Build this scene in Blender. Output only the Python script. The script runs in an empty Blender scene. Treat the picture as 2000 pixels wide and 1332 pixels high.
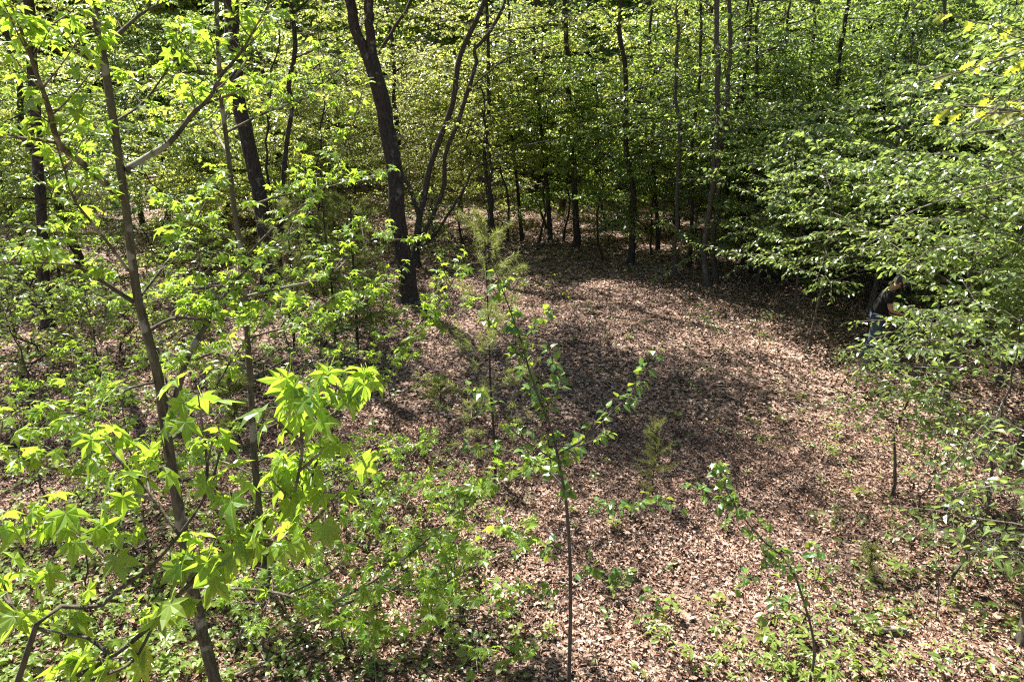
import bpy, math, random
import numpy as np
from mathutils import Matrix, Vector

# ------------------------------------------------------------------ camera, sky, sun, exposure
scene = bpy.context.scene
CAMZ, PITCH, FPX = 4.8, math.radians(20.0), 1333.0
cam_data = bpy.data.cameras.new('camera')
cam_data.sensor_width = 36.0
cam_data.lens = 36.0 * FPX / 2000.0
cam_data.clip_start = 0.05
cam_data.clip_end = 2000.0
cam = bpy.data.objects.new('camera', cam_data)
scene.collection.objects.link(cam)
cam.location = (0, 0, CAMZ)
cam.rotation_euler = (math.pi / 2 - PITCH, 0, 0)
scene.camera = cam

SUN_FROM = Vector((-0.42, 0.60, 1.05)).normalized()
SUN_ELEV = math.asin(SUN_FROM.z)
SUN_ROT = math.atan2(SUN_FROM.x, SUN_FROM.y)
world = bpy.data.worlds.new('World')
scene.world = world
world.use_nodes = True
wn = world.node_tree
bg = wn.nodes['Background']
sky = wn.nodes.new('ShaderNodeTexSky')
sky.sky_type = 'NISHITA'
sky.sun_disc = False
sky.sun_elevation = SUN_ELEV
sky.sun_rotation = SUN_ROT
sky.air_density = 1.0
sky.dust_density = 1.5
wn.links.new(sky.outputs[0], bg.inputs[0])
bg.inputs[1].default_value = 0.05

sun_data = bpy.data.lights.new('sun', 'SUN')
sun_data.energy = 5.0
sun_data.angle = math.radians(0.53)
sun_data.color = (1.0, 0.955, 0.88)
sun = bpy.data.objects.new('sun', sun_data)
scene.collection.objects.link(sun)
sun.rotation_euler = SUN_FROM.to_track_quat('Z', 'Y').to_euler()

scene.view_settings.view_transform = 'Standard'
scene.view_settings.look = 'None'
scene.view_settings.gamma = 1.0
scene.view_settings.exposure = 1.85
scene.view_settings.use_curve_mapping = False
scene.render.engine = 'CYCLES'
cy = scene.cycles
cy.max_bounces = 6
cy.diffuse_bounces = 4
cy.glossy_bounces = 2
cy.transmission_bounces = 4
cy.transparent_max_bounces = 4
cy.caustics_reflective = False
cy.caustics_refractive = False
cy.use_denoising = False
cy.denoiser = 'OPENIMAGEDENOISE'
cy.denoising_prefilter = 'ACCURATE'
cy.sample_clamp_indirect = 6.0
cy.filter_width = 1.2

# ------------------------------------------------------------------ maths helpers
rng = np.random.default_rng(11)
CAM = np.array([0.0, 0.0, CAMZ])
FWD = np.array([0.0, math.cos(PITCH), -math.sin(PITCH)])
UPV = np.array([0.0, math.sin(PITCH), math.cos(PITCH)])
UP = np.array([0.0, 0.0, 1.0])


def hgt(x, y):
    x = np.asarray(x, float); y = np.asarray(y, float)
    h = 0.07 * np.sin(x * 0.55 + 1.3) * np.cos(y * 0.47 + 0.4) + 0.05 * np.sin(x * 1.3 - y * 0.9) \
        + 0.025 * np.sin(x * 2.7 + y * 2.1 + 0.6) + 0.02 * np.cos(y * 3.1 - x * 1.7)
    far = np.clip(y - 30.0, 0, 90)
    return h + 0.035 * far + 0.0006 * far * far * (far < 60) + (far >= 60) * 0.0006 * (3600 + 20 * (far - 60))


def ray(px, py):
    return np.array([1.0, 0, 0]) * ((px - 1000) / FPX) + UPV * ((666 - py) / FPX) + FWD


def at(px, py, Y):
    d = ray(px, py)
    return CAM + d * (Y / d[1])


def G(px, py):
    d = ray(px, py)
    t = -CAMZ / d[2]
    for _ in range(12):
        p = CAM + d * t
        t += (p[2] - float(hgt(p[0], p[1]))) / -d[2]
    p = CAM + d * t
    p[2] = float(hgt(p[0], p[1]))
    return p


def proj(P):
    P = np.asarray(P, float) - CAM
    dep = P @ FWD
    return 1000 + FPX * P[..., 0] / dep, 666 - FPX * (P @ UPV) / dep, dep


def unit(v):
    v = np.asarray(v, float)
    return v / np.maximum(np.linalg.norm(v, axis=-1, keepdims=True), 1e-9)


def smooth(pts, n):
    p = np.asarray(pts, float)
    if len(p) == 2:
        t = np.linspace(0, 1, n)[:, None]
        return p[0] * (1 - t) + p[1] * t
    q = np.vstack([2 * p[0] - p[1], p, 2 * p[-1] - p[-2]])
    seg = len(p) - 1
    out = []
    for u in np.linspace(0, seg, n):
        i = min(int(u), seg - 1); t = u - i
        a, b, c, d = q[i], q[i + 1], q[i + 2], q[i + 3]
        out.append(0.5 * ((2 * b) + (-a + c) * t + (2 * a - 5 * b + 4 * c - d) * t * t + (-a + 3 * b - 3 * c + d) * t ** 3))
    return np.array(out)


class Geo:
    """collects vertices and faces (triangles and quads) for one mesh"""
    def __init__(self):
        self.v, self.f, self.n, self.a = [], [], 0, []

    def add(self, v, f, vein=None):
        v = np.asarray(v, float).reshape(-1, 3)
        if len(v) == 0: return
        self.v.append(v)
        self.f.append(np.asarray(f, np.int64) + self.n)
        self.a.append(np.zeros(len(v)) if vein is None else vein)
        self.n += len(v)

    def tube(self, path, r, sides=6, rnd=None, wob=0.0):
        path = np.asarray(path, float); n = len(path)
        r = np.broadcast_to(np.asarray(r, float), (n,))
        t = unit(np.gradient(path, axis=0))
        ref = np.array([0.31, 0.95, 0.0]) if abs(t[0][2]) > 0.7 else UP
        a = unit(np.cross(t, ref)); b = np.cross(t, a)
        ang = np.linspace(0, 2 * math.pi, sides, endpoint=False)
        rr = r[:, None] * np.ones(sides)
        if wob and rnd is not None:
            rr = rr * (1 + wob * rnd.normal(size=(n, sides)))
        ring = path[:, None] + rr[..., None] * (np.cos(ang)[None, :, None] * a[:, None] + np.sin(ang)[None, :, None] * b[:, None])
        i = np.arange(n - 1)[:, None] * sides; j = np.arange(sides)[None]
        k = (j + 1) % sides
        f = np.stack([i + j, i + k, i + sides + k, i + sides + j], -1).reshape(-1, 4)
        self.add(ring.reshape(-1, 3), f)
        # end cap
        self.add(np.vstack([ring[-1], path[-1] + t[-1] * r[-1]]), [[q, (q + 1) % sides, sides] for q in range(sides)])

    def sticks(self, p0, p1, r0, r1):
        p0 = np.asarray(p0, float).reshape(-1, 3); p1 = np.asarray(p1, float).reshape(-1, 3)
        n = len(p0)
        if n == 0: return
        r0 = np.broadcast_to(r0, (n,)); r1 = np.broadcast_to(r1, (n,))
        t = unit(p1 - p0); a = unit(np.cross(t, np.array([0.37, 0.21, 0.9]))); b = np.cross(t, a)
        vs = []
        for p, r in ((p0, r0), (p1, r1)):
            for q in range(3):
                c, s = math.cos(q * 2.0944), math.sin(q * 2.0944)
                vs.append(p + r[:, None] * (c * a + s * b))
        V = np.stack(vs, 1).reshape(-1, 3)
        base = np.array([[0, 1, 4, 3], [1, 2, 5, 4], [2, 0, 3, 5]])
        self.add(V, (base[None] + (np.arange(n) * 6)[:, None, None]).reshape(-1, 4))

    def leaves(self, tpl, L):
        if len(L) == 0: return
        V = place(tpl, L)
        n, m = V.shape[:2]
        self.add(V.reshape(-1, 3), (tpl[1][None] + (np.arange(n) * m)[:, None, None]).reshape(-1, tpl[1].shape[1]), np.tile(tpl[2], n))

    def mesh(self, name, mat, origin=None, flat=True, vein=False):
        me = bpy.data.meshes.new(name)
        V = np.vstack(self.v) if self.v else np.zeros((0, 3))
        if origin is not None: V = V - np.asarray(origin)
        me.vertices.add(len(V)); me.vertices.foreach_set('co', V.astype(np.float32).ravel())
        idx = np.concatenate([f.ravel() for f in self.f]) if self.f else np.zeros(0, int)
        tot = np.concatenate([np.full(len(f), f.shape[1]) for f in self.f]) if self.f else np.zeros(0, int)
        me.loops.add(len(idx)); me.loops.foreach_set('vertex_index', idx.astype(np.int32))
        me.polygons.add(len(tot))
        me.polygons.foreach_set('loop_start', np.concatenate([[0], np.cumsum(tot)[:-1]]).astype(np.int32))
        me.polygons.foreach_set('use_smooth', np.full(len(tot), not flat))
        me.update(calc_edges=True)
        if vein:
            at_ = me.attributes.new('vein', 'FLOAT', 'POINT')
            at_.data.foreach_set('value', np.concatenate(self.a).astype(np.float32))
        if mat: me.materials.append(mat)
        return me


# leaf record: rows of pos(3) dir(3) normal(3) size(1)
def axes(L):
    x = unit(L[:, 3:6]); n = L[:, 6:9]
    z = unit(n - (n * x).sum(1, keepdims=True) * x)
    return x, np.cross(z, x), z


def place(tpl, L):
    x, y, z = axes(L)
    tv = tpl[0]
    return L[:, None, :3] + L[:, 9][:, None, None] * (tv[None, :, 0:1] * x[:, None] + tv[None, :, 1:2] * y[:, None] + tv[None, :, 2:3] * z[:, None])


def rec(pos, d, n, s):
    pos = np.asarray(pos, float).reshape(-1, 3)
    k = len(pos)
    return np.hstack([pos, np.broadcast_to(d, (k, 3)), np.broadcast_to(n, (k, 3)), np.broadcast_to(np.asarray(s, float).reshape(-1, 1), (k, 1))])


def cat(Ls):
    Ls = [l for l in Ls if len(l)]
    return np.vstack(Ls) if Ls else np.zeros((0, 10))


# ------------------------------------------------------------------ leaf templates (verts, faces, vein)
def T(v, f, vein=None):
    v = np.array(v, float)
    return v, np.array(f), (np.zeros(len(v)) if vein is None else np.array(vein, float))


def star(seed, fine=True):
    r = np.random.default_rng(seed)
    lobes = [(-112, .66), (-56, .90), (0, 1.0), (56, .90), (112, .66)]
    notch = [-152, -84, -28, 28, 84, 152]
    nr = [.24, .36, .42, .42, .36, .24]
    droop = r.uniform(.12, .38); fold = r.uniform(.04, .16)
    V, Fc, ve = [(0, 0, 0)], [], [1.0]

    def pt(a, rad, dz):
        a = math.radians(a)
        V.append((rad * math.cos(a), rad * math.sin(a), -droop * rad * rad + dz)); return len(V) - 1
    N = []
    for a, q in zip(notch, nr):
        N.append(pt(a, q, fold * .6)); ve.append(0.0)
    for i, (a, ln) in enumerate(lobes):
        a += r.uniform(-5, 5); ln *= r.uniform(.9, 1.06)
        tip = pt(a, ln, r.normal() * .10 - .04); ve.append(1.0)
        if fine:
            m = pt(a, ln * .55, -fold * .35); ve.append(1.0)
            s1 = pt(a - 19, ln * .60, fold * .5); ve.append(0.0)
            s2 = pt(a + 19, ln * .60, fold * .5); ve.append(0.0)
            Fc += [(0, N[i], m), (N[i], s1, m), (s1, tip, m), (m, tip, s2), (m, s2, N[i + 1]), (0, m, N[i + 1])]
        else:
            Fc += [(0, N[i], tip), (0, tip, N[i + 1])]
    V = np.array(V); V[:, 0] += .05
    # slim stalk running back from the blade
    k = len(V)
    st = np.array([(.05, .012, 0), (.05, -.012, 0), (-.38, .014, .10), (-.38, -.014, .10), (-.8, .018, .06), (-.8, -.018, .06)])
    V = np.vstack([V, st])
    Fc = [tuple(f) for f in Fc] + [(k, k + 2, k + 1), (k + 1, k + 2, k + 3), (k + 2, k + 4, k + 3), (k + 3, k + 4, k + 5)]
    return T(V, Fc, ve + [1.0] * 6)


def ovate(w=.3, fold=.1, droop=.15, point=.62, stalk=.0):
    V = [(0, 0, 0), (.3, 0, -.01), (point, 0, -droop * .35), (1, 0, -droop),
         (.28, w * .9, fold), (point, w * .8, fold * .7 - droop * .35), (.28, -w * .9, fold), (point, -w * .8, fold * .7 - droop * .35)]
    Fc = [(0, 1, 4), (1, 5, 4), (1, 2, 5), (2, 3, 5), (0, 6, 1), (1, 6, 7), (1, 7, 2), (2, 7, 3)]
    ve = [1, 1, 1, 1, 0, 0, 0, 0]
    if stalk:
        V += [(0, .012, 0), (0, -.012, 0), (-stalk, .014, .05), (-stalk, -.014, .05)]
        Fc += [(8, 10, 9), (9, 10, 11)]; ve += [1] * 4
    return T(V, Fc, ve)


def oakleaf(seed):
    r = np.random.default_rng(seed)
    st = [(0.0, .03), (.14, .07), (.26, .25), (.34, .10), (.50, .36), (.58, .12), (.72, .32), (.80, .12), (.90, .17)]
    dr = r.uniform(.1, .3); fo = r.uniform(.02, .12)
    V, ve = [], []
    for x, w in st:
        V += [(x, 0, -dr * x * x), (x + (.06 if w > .15 else 0), w, -dr * x * x + fo * w / .3), (x + (.06 if w > .15 else 0), -w, -dr * x * x + fo * w / .3)]
        ve += [1, 0, 0]
    V.append((1.04, 0, -dr)); ve.append(1)
    Fc = []
    for i in range(len(st) - 1):
        a, b = 3 * i, 3 * i + 3
        Fc += [(a, b, b + 1), (a, b + 1, a + 1), (a, a + 2, b + 2), (a, b + 2, b)]
    a = 3 * (len(st) - 1); e = len(V) - 1
    Fc += [(a, e, a + 1), (a, a + 2, e)]
    return T(V, Fc, ve)


STAR = [star(s) for s in range(6)]
STARC = star(21, False)
OV = [ovate(.30, .10, .16), ovate(.34, .05, .28), ovate(.26, .16, .06)]
ROUND = [ovate(.40, .10, .12, .6, .35), ovate(.43, .16, .2, .62, .35), ovate(.38, .04, .3, .58, .35)]
LANCE = [ovate(.17, .06, .25, .6), ovate(.2, .02, .1, .55), ovate(.15, .1, .4, .6)]
OAK = [oakleaf(s) for s in range(4)]
DIAM = T([(0, 0, 0), (.45, .34, .07), (1, 0, -.1), (.45, -.34, .07)], [(0, 2, 1), (0, 3, 2)])
DEAD4 = T([(0, 0, .02), (.5, .34, .16), (1, 0, .1), (.5, -.34, .13), (.5, 0, 0)], [(0, 4, 1), (0, 3, 4), (4, 2, 1), (4, 3, 2)])
DEAD2 = T([(0, 0, .0), (.5, .33, .14), (1, 0, .06), (.5, -.33, .12)], [(0, 2, 1), (0, 3, 2)])


DEADV = [T(DEAD4[0] * np.array(q), DEAD4[1]) for q in ((1, .8, 1), (1.2, .42, 1.3), (.85, 1.0, -.7), (1.1, .6, 2.0))]


def curl(tp, c, e):
    v = tp[0].copy(); v[:, 2] = c * v[:, 1] ** 2 + e * (v[:, 0] - .4) ** 2 + .02
    return v, tp[1], tp[2]


DEADBIG = [curl(OAK[0], 1.6, .2), curl(OAK[1], -1.0, -.3), curl(OAK[2], 3.0, .4), curl(OV[0], 2.2, .3), curl(OV[1], -1.5, .5)]


# ------------------------------------------------------------------ materials
def nodes(name):
    m = bpy.data.materials.new(name); m.use_nodes = True
    nt = m.node_tree; nt.nodes.clear()
    out = nt.nodes.new('ShaderNodeOutputMaterial')
    return m, nt, out


def N(nt, kind, **kw):
    n = nt.nodes.new(kind)
    for k, v in kw.items():
        if isinstance(k, str) and hasattr(n, k): setattr(n, k, v)
        else: n.inputs[k.replace('_', ' ')].default_value = v
    return n


def ramp(nt, stops):
    r = nt.nodes.new('ShaderNodeValToRGB')
    el = r.color_ramp.elements
    while len(el) < len(stops): el.new(0.5)
    for e, (p, c) in zip(el, stops):
        e.position = p; e.color = (*c, 1)
    return r


def leaf_mat(name, stops, trans, tw=0.5, rough=0.38, spec=0.5, veins=False):
    m, nt, out = nodes(name)
    lk = nt.links.new
    geo = N(nt, 'ShaderNodeNewGeometry'); oi = N(nt, 'ShaderNodeObjectInfo')
    ad = N(nt, 'ShaderNodeMath', operation='ADD'); lk(geo.outputs['Random Per Island'], ad.inputs[0]); lk(oi.outputs['Random'], ad.inputs[1])
    fr = N(nt, 'ShaderNodeMath', operation='FRACT'); lk(ad.outputs[0], fr.inputs[0])
    r = ramp(nt, stops); lk(fr.outputs[0], r.inputs[0])
    # patchy tone inside a blade
    tc = N(nt, 'ShaderNodeNewGeometry')
    nz = N(nt, 'ShaderNodeTexNoise'); nz.inputs['Scale'].default_value = 9.0; nz.inputs['Detail'].default_value = 2.0
    lk(tc.outputs['Position'], nz.inputs['Vector'])
    mr = N(nt, 'ShaderNodeMapRange'); lk(nz.outputs[0], mr.inputs[0])
    mr.inputs[1].default_value = .3; mr.inputs[2].default_value = .7; mr.inputs[3].default_value = .78; mr.inputs[4].default_value = 1.2
    mul = N(nt, 'ShaderNodeMix', data_type='RGBA', blend_type='MULTIPLY'); mul.inputs[0].default_value = 1.0
    lk(r.outputs[0], mul.inputs[6]); lk(mr.outputs[0], mul.inputs[7])
    col = mul.outputs[2]
    tr = N(nt, 'ShaderNodeMix', data_type='RGBA', blend_type='MULTIPLY'); tr.inputs[0].default_value = 1.0
    tr.inputs[6].default_value = (*trans, 1); lk(mr.outputs[0], tr.inputs[7])
    tcol = tr.outputs[2]
    if veins:
        av = N(nt, 'ShaderNodeAttribute', attribute_name='vein')
        vm = N(nt, 'ShaderNodeMapRange'); lk(av.outputs['Fac'], vm.inputs[0])
        vm.inputs[1].default_value = .80; vm.inputs[2].default_value = .93; vm.inputs[3].default_value = 0; vm.inputs[4].default_value = .6
        mv = N(nt, 'ShaderNodeMix', data_type='RGBA'); lk(vm.outputs[0], mv.inputs[0]); lk(col, mv.inputs[6])
        mv.inputs[7].default_value = (.30, .36, .10, 1); col = mv.outputs[2]
        mt = N(nt, 'ShaderNodeMix', data_type='RGBA'); lk(vm.outputs[0], mt.inputs[0]); lk(tcol, mt.inputs[6])
        mt.inputs[7].default_value = (trans[0] * .45, trans[1] * .5, trans[2] * .6, 1); tcol = mt.outputs[2]
        sn = N(nt, 'ShaderNodeTexNoise'); sn.inputs['Scale'].default_value = 70.0; sn.inputs['Detail'].default_value = 3.0; lk(tc.outputs['Position'], sn.inputs['Vector'])
        sm = N(nt, 'ShaderNodeMapRange'); lk(sn.outputs[0], sm.inputs[0]); sm.inputs[1].default_value = .66; sm.inputs[2].default_value = .72; sm.inputs[4].default_value = .7
        b1 = N(nt, 'ShaderNodeMix', data_type='RGBA'); lk(sm.outputs[0], b1.inputs[0]); lk(col, b1.inputs[6]); b1.inputs[7].default_value = (.13, .08, .03, 1); col = b1.outputs[2]
        b2 = N(nt, 'ShaderNodeMix', data_type='RGBA'); lk(sm.outputs[0], b2.inputs[0]); lk(tcol, b2.inputs[6]); b2.inputs[7].default_value = (.25, .16, .04, 1); tcol = b2.outputs[2]
    p = N(nt, 'ShaderNodeBsdfPrincipled'); lk(col, p.inputs['Base Color'])
    p.inputs['Roughness'].default_value = rough; p.inputs['Specular IOR Level'].default_value = spec
    t = N(nt, 'ShaderNodeBsdfTranslucent'); lk(tcol, t.inputs['Color'])
    mx = N(nt, 'ShaderNodeMixShader'); mx.inputs[0].default_value = tw
    lk(p.outputs[0], mx.inputs[1]); lk(t.outputs[0], mx.inputs[2]); lk(mx.outputs[0], out.inputs[0])
    return m


def bark_mat(name, dark, mid, pale, scale=9.0, lichen=.62, bump=.5):
    m, nt, out = nodes(name); lk = nt.links.new
    tc = N(nt, 'ShaderNodeTexCoord'); mp = N(nt, 'ShaderNodeMapping'); mp.inputs['Scale'].default_value = (1, 1, .16)
    lk(tc.outputs['Object'], mp.inputs[0])
    n1 = N(nt, 'ShaderNodeTexNoise'); n1.inputs['Scale'].default_value = scale * 4; n1.inputs['Detail'].default_value = 6; n1.inputs['Roughness'].default_value = .65
    lk(mp.outputs[0], n1.inputs[0])
    n2 = N(nt, 'ShaderNodeTexNoise'); n2.inputs['Scale'].default_value = scale * .6; n2.inputs['Detail'].default_value = 5
    lk(tc.outputs['Object'], n2.inputs[0])
    r = ramp(nt, [(.32, dark), (.55, mid), (.75, tuple(c * 1.35 for c in mid))]); lk(n1.outputs[0], r.inputs[0])
    r2 = N(nt, 'ShaderNodeMapRange'); lk(n2.outputs[0], r2.inputs[0]); r2.inputs[1].default_value = lichen; r2.inputs[2].default_value = lichen + .06; r2.inputs[4].default_value = .75
    mx = N(nt, 'ShaderNodeMix', data_type='RGBA'); lk(r2.outputs[0], mx.inputs[0]); lk(r.outputs[0], mx.inputs[6]); mx.inputs[7].default_value = (*pale, 1)
    b = N(nt, 'ShaderNodeBump'); b.inputs['Strength'].default_value = bump; b.inputs['Distance'].default_value = .03; lk(n1.outputs[0], b.inputs['Height'])
    p = N(nt, 'ShaderNodeBsdfPrincipled'); lk(mx.outputs[2], p.inputs['Base Color']); lk(b.outputs[0], p.inputs['Normal'])
    p.inputs['Roughness'].default_value = .85; p.inputs['Specular IOR Level'].default_value = .25
    lk(p.outputs[0], out.inputs[0])
    return m


def damp(nt, geo, mul):
    lk = nt.links.new
    n = N(nt, 'ShaderNodeTexNoise'); n.inputs['Scale'].default_value = 1.1; n.inputs['Detail'].default_value = 5; n.inputs['Roughness'].default_value = .65; lk(geo.outputs['Position'], n.inputs[0])
    mr = N(nt, 'ShaderNodeMapRange'); lk(n.outputs[0], mr.inputs[0]); mr.inputs[1].default_value = .36; mr.inputs[2].default_value = .62; mr.inputs[3].default_value = .62; mr.inputs[4].default_value = 1.25
    m2 = N(nt, 'ShaderNodeMix', data_type='RGBA', blend_type='MULTIPLY'); m2.inputs[0].default_value = 1; lk(mul.outputs[2], m2.inputs[6]); lk(mr.outputs[0], m2.inputs[7])
    return m2


def litter_mat(name):
    m, nt, out = nodes(name); lk = nt.links.new
    geo = N(nt, 'ShaderNodeNewGeometry'); oi = N(nt, 'ShaderNodeObjectInfo')
    ad = N(nt, 'ShaderNodeMath', operation='ADD'); lk(geo.outputs['Random Per Island'], ad.inputs[0]); lk(oi.outputs['Random'], ad.inputs[1])
    fr = N(nt, 'ShaderNodeMath', operation='FRACT'); lk(ad.outputs[0], fr.inputs[0])
    r = ramp(nt, [(0, (.055, .031, .023)), (.24, (.14, .080, .056)), (.48, (.28, .170, .122)), (.72, (.42, .275, .205)), (.9, (.56, .395, .30)), (1, (.40, .32, .285))])
    lk(fr.outputs[0], r.inputs[0])
    nz = N(nt, 'ShaderNodeTexNoise'); nz.inputs['Scale'].default_value = 60; nz.inputs['Detail'].default_value = 3
    lk(geo.outputs['Position'], nz.inputs[0])
    mr = N(nt, 'ShaderNodeMapRange'); lk(nz.outputs[0], mr.inputs[0]); mr.inputs[1].default_value = .3; mr.inputs[2].default_value = .7; mr.inputs[3].default_value = .7; mr.inputs[4].default_value = 1.2
    mul = N(nt, 'ShaderNodeMix', data_type='RGBA', blend_type='MULTIPLY'); mul.inputs[0].default_value = 1; lk(r.outputs[0], mul.inputs[6]); lk(mr.outputs[0], mul.inputs[7])
    mul = damp(nt, geo, mul)
    p = N(nt, 'ShaderNodeBsdfPrincipled'); lk(mul.outputs[2], p.inputs['Base Color']); p.inputs['Roughness'].default_value = .75; p.inputs['Specular IOR Level'].default_value = .15
    lk(p.outputs[0], out.inputs[0])
    return m


def ground_mat():
    m, nt, out = nodes('forest_floor'); lk = nt.links.new
    geo = N(nt, 'ShaderNodeNewGeometry')
    v = N(nt, 'ShaderNodeTexVoronoi'); v.inputs['Scale'].default_value = 16; v.inputs['Randomness'].default_value = 1; lk(geo.outputs['Position'], v.inputs['Vector'])
    sp = N(nt, 'ShaderNodeSeparateColor'); lk(v.outputs['Color'], sp.inputs[0])
    r = ramp(nt, [(0, (.045, .028, .022)), (.4, (.13, .08, .058)), (.75, (.27, .18, .13)), (1, (.40, .29, .22))]); lk(sp.outputs[0], r.inputs[0])
    n = N(nt, 'ShaderNodeTexNoise'); n.inputs['Scale'].default_value = 45; n.inputs['Detail'].default_value = 4; lk(geo.outputs['Position'], n.inputs[0])
    b = N(nt, 'ShaderNodeBump'); b.inputs['Strength'].default_value = .8; b.inputs['Distance'].default_value = .03; lk(v.outputs['Distance'], b.inputs['Height'])
    mr = N(nt, 'ShaderNodeMapRange'); lk(n.outputs[0], mr.inputs[0]); mr.inputs[1].default_value = .3; mr.inputs[2].default_value = .7; mr.inputs[3].default_value = .6; mr.inputs[4].default_value = 1.2
    mul = N(nt, 'ShaderNodeMix', data_type='RGBA', blend_type='MULTIPLY'); mul.inputs[0].default_value = 1; lk(r.outputs[0], mul.inputs[6]); lk(mr.outputs[0], mul.inputs[7])
    mul = damp(nt, geo, mul)
    p = N(nt, 'ShaderNodeBsdfPrincipled'); lk(mul.outputs[2], p.inputs['Base Color']); lk(b.outputs[0], p.inputs['Normal']); p.inputs['Roughness'].default_value = .9
    lk(p.outputs[0], out.inputs[0])
    return m


def plain(name, col, rough=.8, var=.25, scale=30, bump=.2):
    m, nt, out = nodes(name); lk = nt.links.new
    tc = N(nt, 'ShaderNodeTexCoord'); n = N(nt, 'ShaderNodeTexNoise'); n.inputs['Scale'].default_value = scale; n.inputs['Detail'].default_value = 4; lk(tc.outputs['Object'], n.inputs[0])
    r = ramp(nt, [(.3, tuple(c * (1 - var) for c in col)), (.7, tuple(c * (1 + var) for c in col))]); lk(n.outputs[0], r.inputs[0])
    b = N(nt, 'ShaderNodeBump'); b.inputs['Strength'].default_value = bump; b.inputs['Distance'].default_value = .01; lk(n.outputs[0], b.inputs['Height'])
    p = N(nt, 'ShaderNodeBsdfPrincipled'); lk(r.outputs[0], p.inputs['Base Color']); lk(b.outputs[0], p.inputs['Normal']); p.inputs['Roughness'].default_value = rough
    lk(p.outputs[0], out.inputs[0])
    return m


M = {}
M['gum'] = leaf_mat('sweetgum_leaf', [(0, (.045, .12, .018)), (.4, (.085, .175, .026)), (.8, (.14, .225, .034)), (1, (.21, .26, .045))], (.47, .69, .05), .52, .36, .5, True)
M['green'] = leaf_mat('fresh_leaf', [(0, (.045, .10, .022)), (.5, (.085, .155, .034)), (1, (.15, .215, .05))], (.42, .56, .09), .48, .34, .7)
M['deep'] = leaf_mat('deep_leaf', [(0, (.032, .068, .022)), (.5, (.058, .105, .032)), (1, (.10, .155, .045))], (.28, .39, .085), .42, .32, .7)  # dark green leaf; in the right-hand wood it also stands in for shaded gaps
M['lime'] = leaf_mat('lime_leaf', [(0, (.10, .16, .03)), (.5, (.15, .21, .04)), (1, (.21, .25, .06))], (.58, .64, .12), .48, .34, .75)
M['pale'] = leaf_mat('young_bronze_leaf', [(0, (.13, .17, .045)), (.5, (.19, .22, .065)), (.88, (.25, .24, .09)), (1, (.26, .18, .09))], (.55, .59, .17), .46, .42, .5)
M['beech'] = leaf_mat('beech_leaf', [(0, (.045, .09, .028)), (.5, (.075, .135, .040)), (.85, (.12, .19, .055)), (1, (.19, .24, .07))], (.40, .53, .10), .44, .30, .7, True)
M['pear'] = leaf_mat('pear_leaf', [(0, (.03, .10, .035)), (.5, (.055, .145, .045)), (.8, (.10, .19, .04)), (1, (.19, .25, .04))], (.36, .50, .04), .42, .25, .6, True)
M['oakl'] = leaf_mat('oak_leaf', [(0, (.15, .20, .03)), (.5, (.20, .25, .04)), (1, (.27, .28, .06))], (.58, .64, .05), .52, .4, .5, True)
M['lance'] = leaf_mat('lance_leaf', [(0, (.12, .20, .04)), (.5, (.17, .26, .05)), (1, (.22, .29, .07))], (.45, .56, .06), .45, .4, .5, True)
M['needle'] = leaf_mat('pine_needle', [(0, (.085, .12, .035)), (.5, (.13, .17, .05)), (.85, (.19, .20, .06)), (1, (.22, .16, .06))], (.40, .45, .10), .35, .45, .4)
M['cedar'] = leaf_mat('cedar_needle', [(0, (.10, .13, .035)), (.5, (.15, .175, .05)), (1, (.20, .19, .06))], (.35, .38, .08), .25, .5, .3)
M['bark'] = bark_mat('dark_bark', (.010, .008, .007), (.06, .047, .038), (.17, .165, .145), 10, .60, .9)
M['bark2'] = bark_mat('grey_bark', (.04, .034, .028), (.11, .092, .075), (.22, .21, .18), 12, .60)
M['stem'] = bark_mat('mottled_stem_bark', (.022, .018, .015), (.075, .062, .05), (.20, .19, .16), 16, .60)
M['gumbark'] = bark_mat('sweetgum_bark', (.030, .026, .017), (.095, .085, .054), (.30, .29, .23), 8, .55, .5)
M['twig'] = bark_mat('twig_bark', (.06, .042, .034), (.16, .12, .10), (.30, .27, .25), 14, .58, .2)
M['litter'] = litter_mat('dead_leaf')
M['ground'] = ground_mat()
M['deadwood'] = bark_mat('dead_wood', (.09, .072, .06), (.24, .20, .17), (.36, .34, .30), 12, .58, .4)

# ------------------------------------------------------------------ scene helpers
COL = scene.collection


def link(name, me, parent=None, loc=None):
    o = bpy.data.objects.new(name, me); COL.objects.link(o)
    if parent is not None: o.parent = parent
    if loc is not None: o.location = loc
    return o


def tag(o, label=None, cat_=None, group=None, kind=None):
    if label: o['label'] = label
    if cat_: o['category'] = cat_
    if group: o['group'] = group
    if kind: o['kind'] = kind
    return o


def thing(name, label, cat_, loc, group=None):
    o = bpy.data.objects.new(name, None); COL.objects.link(o)
    o.location = [float(c) for c in loc]; o.empty_display_size = .2
    return tag(o, label, cat_, group)


_tplmesh = {}


def leaf_mesh(tpl, mat, key):
    k = (key, mat.name)
    if k not in _tplmesh:
        g = Geo(); g.add(tpl[0], tpl[1], tpl[2])
        _tplmesh[k] = g.mesh('leaf', mat, vein=True)
    return _tplmesh[k]


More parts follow.
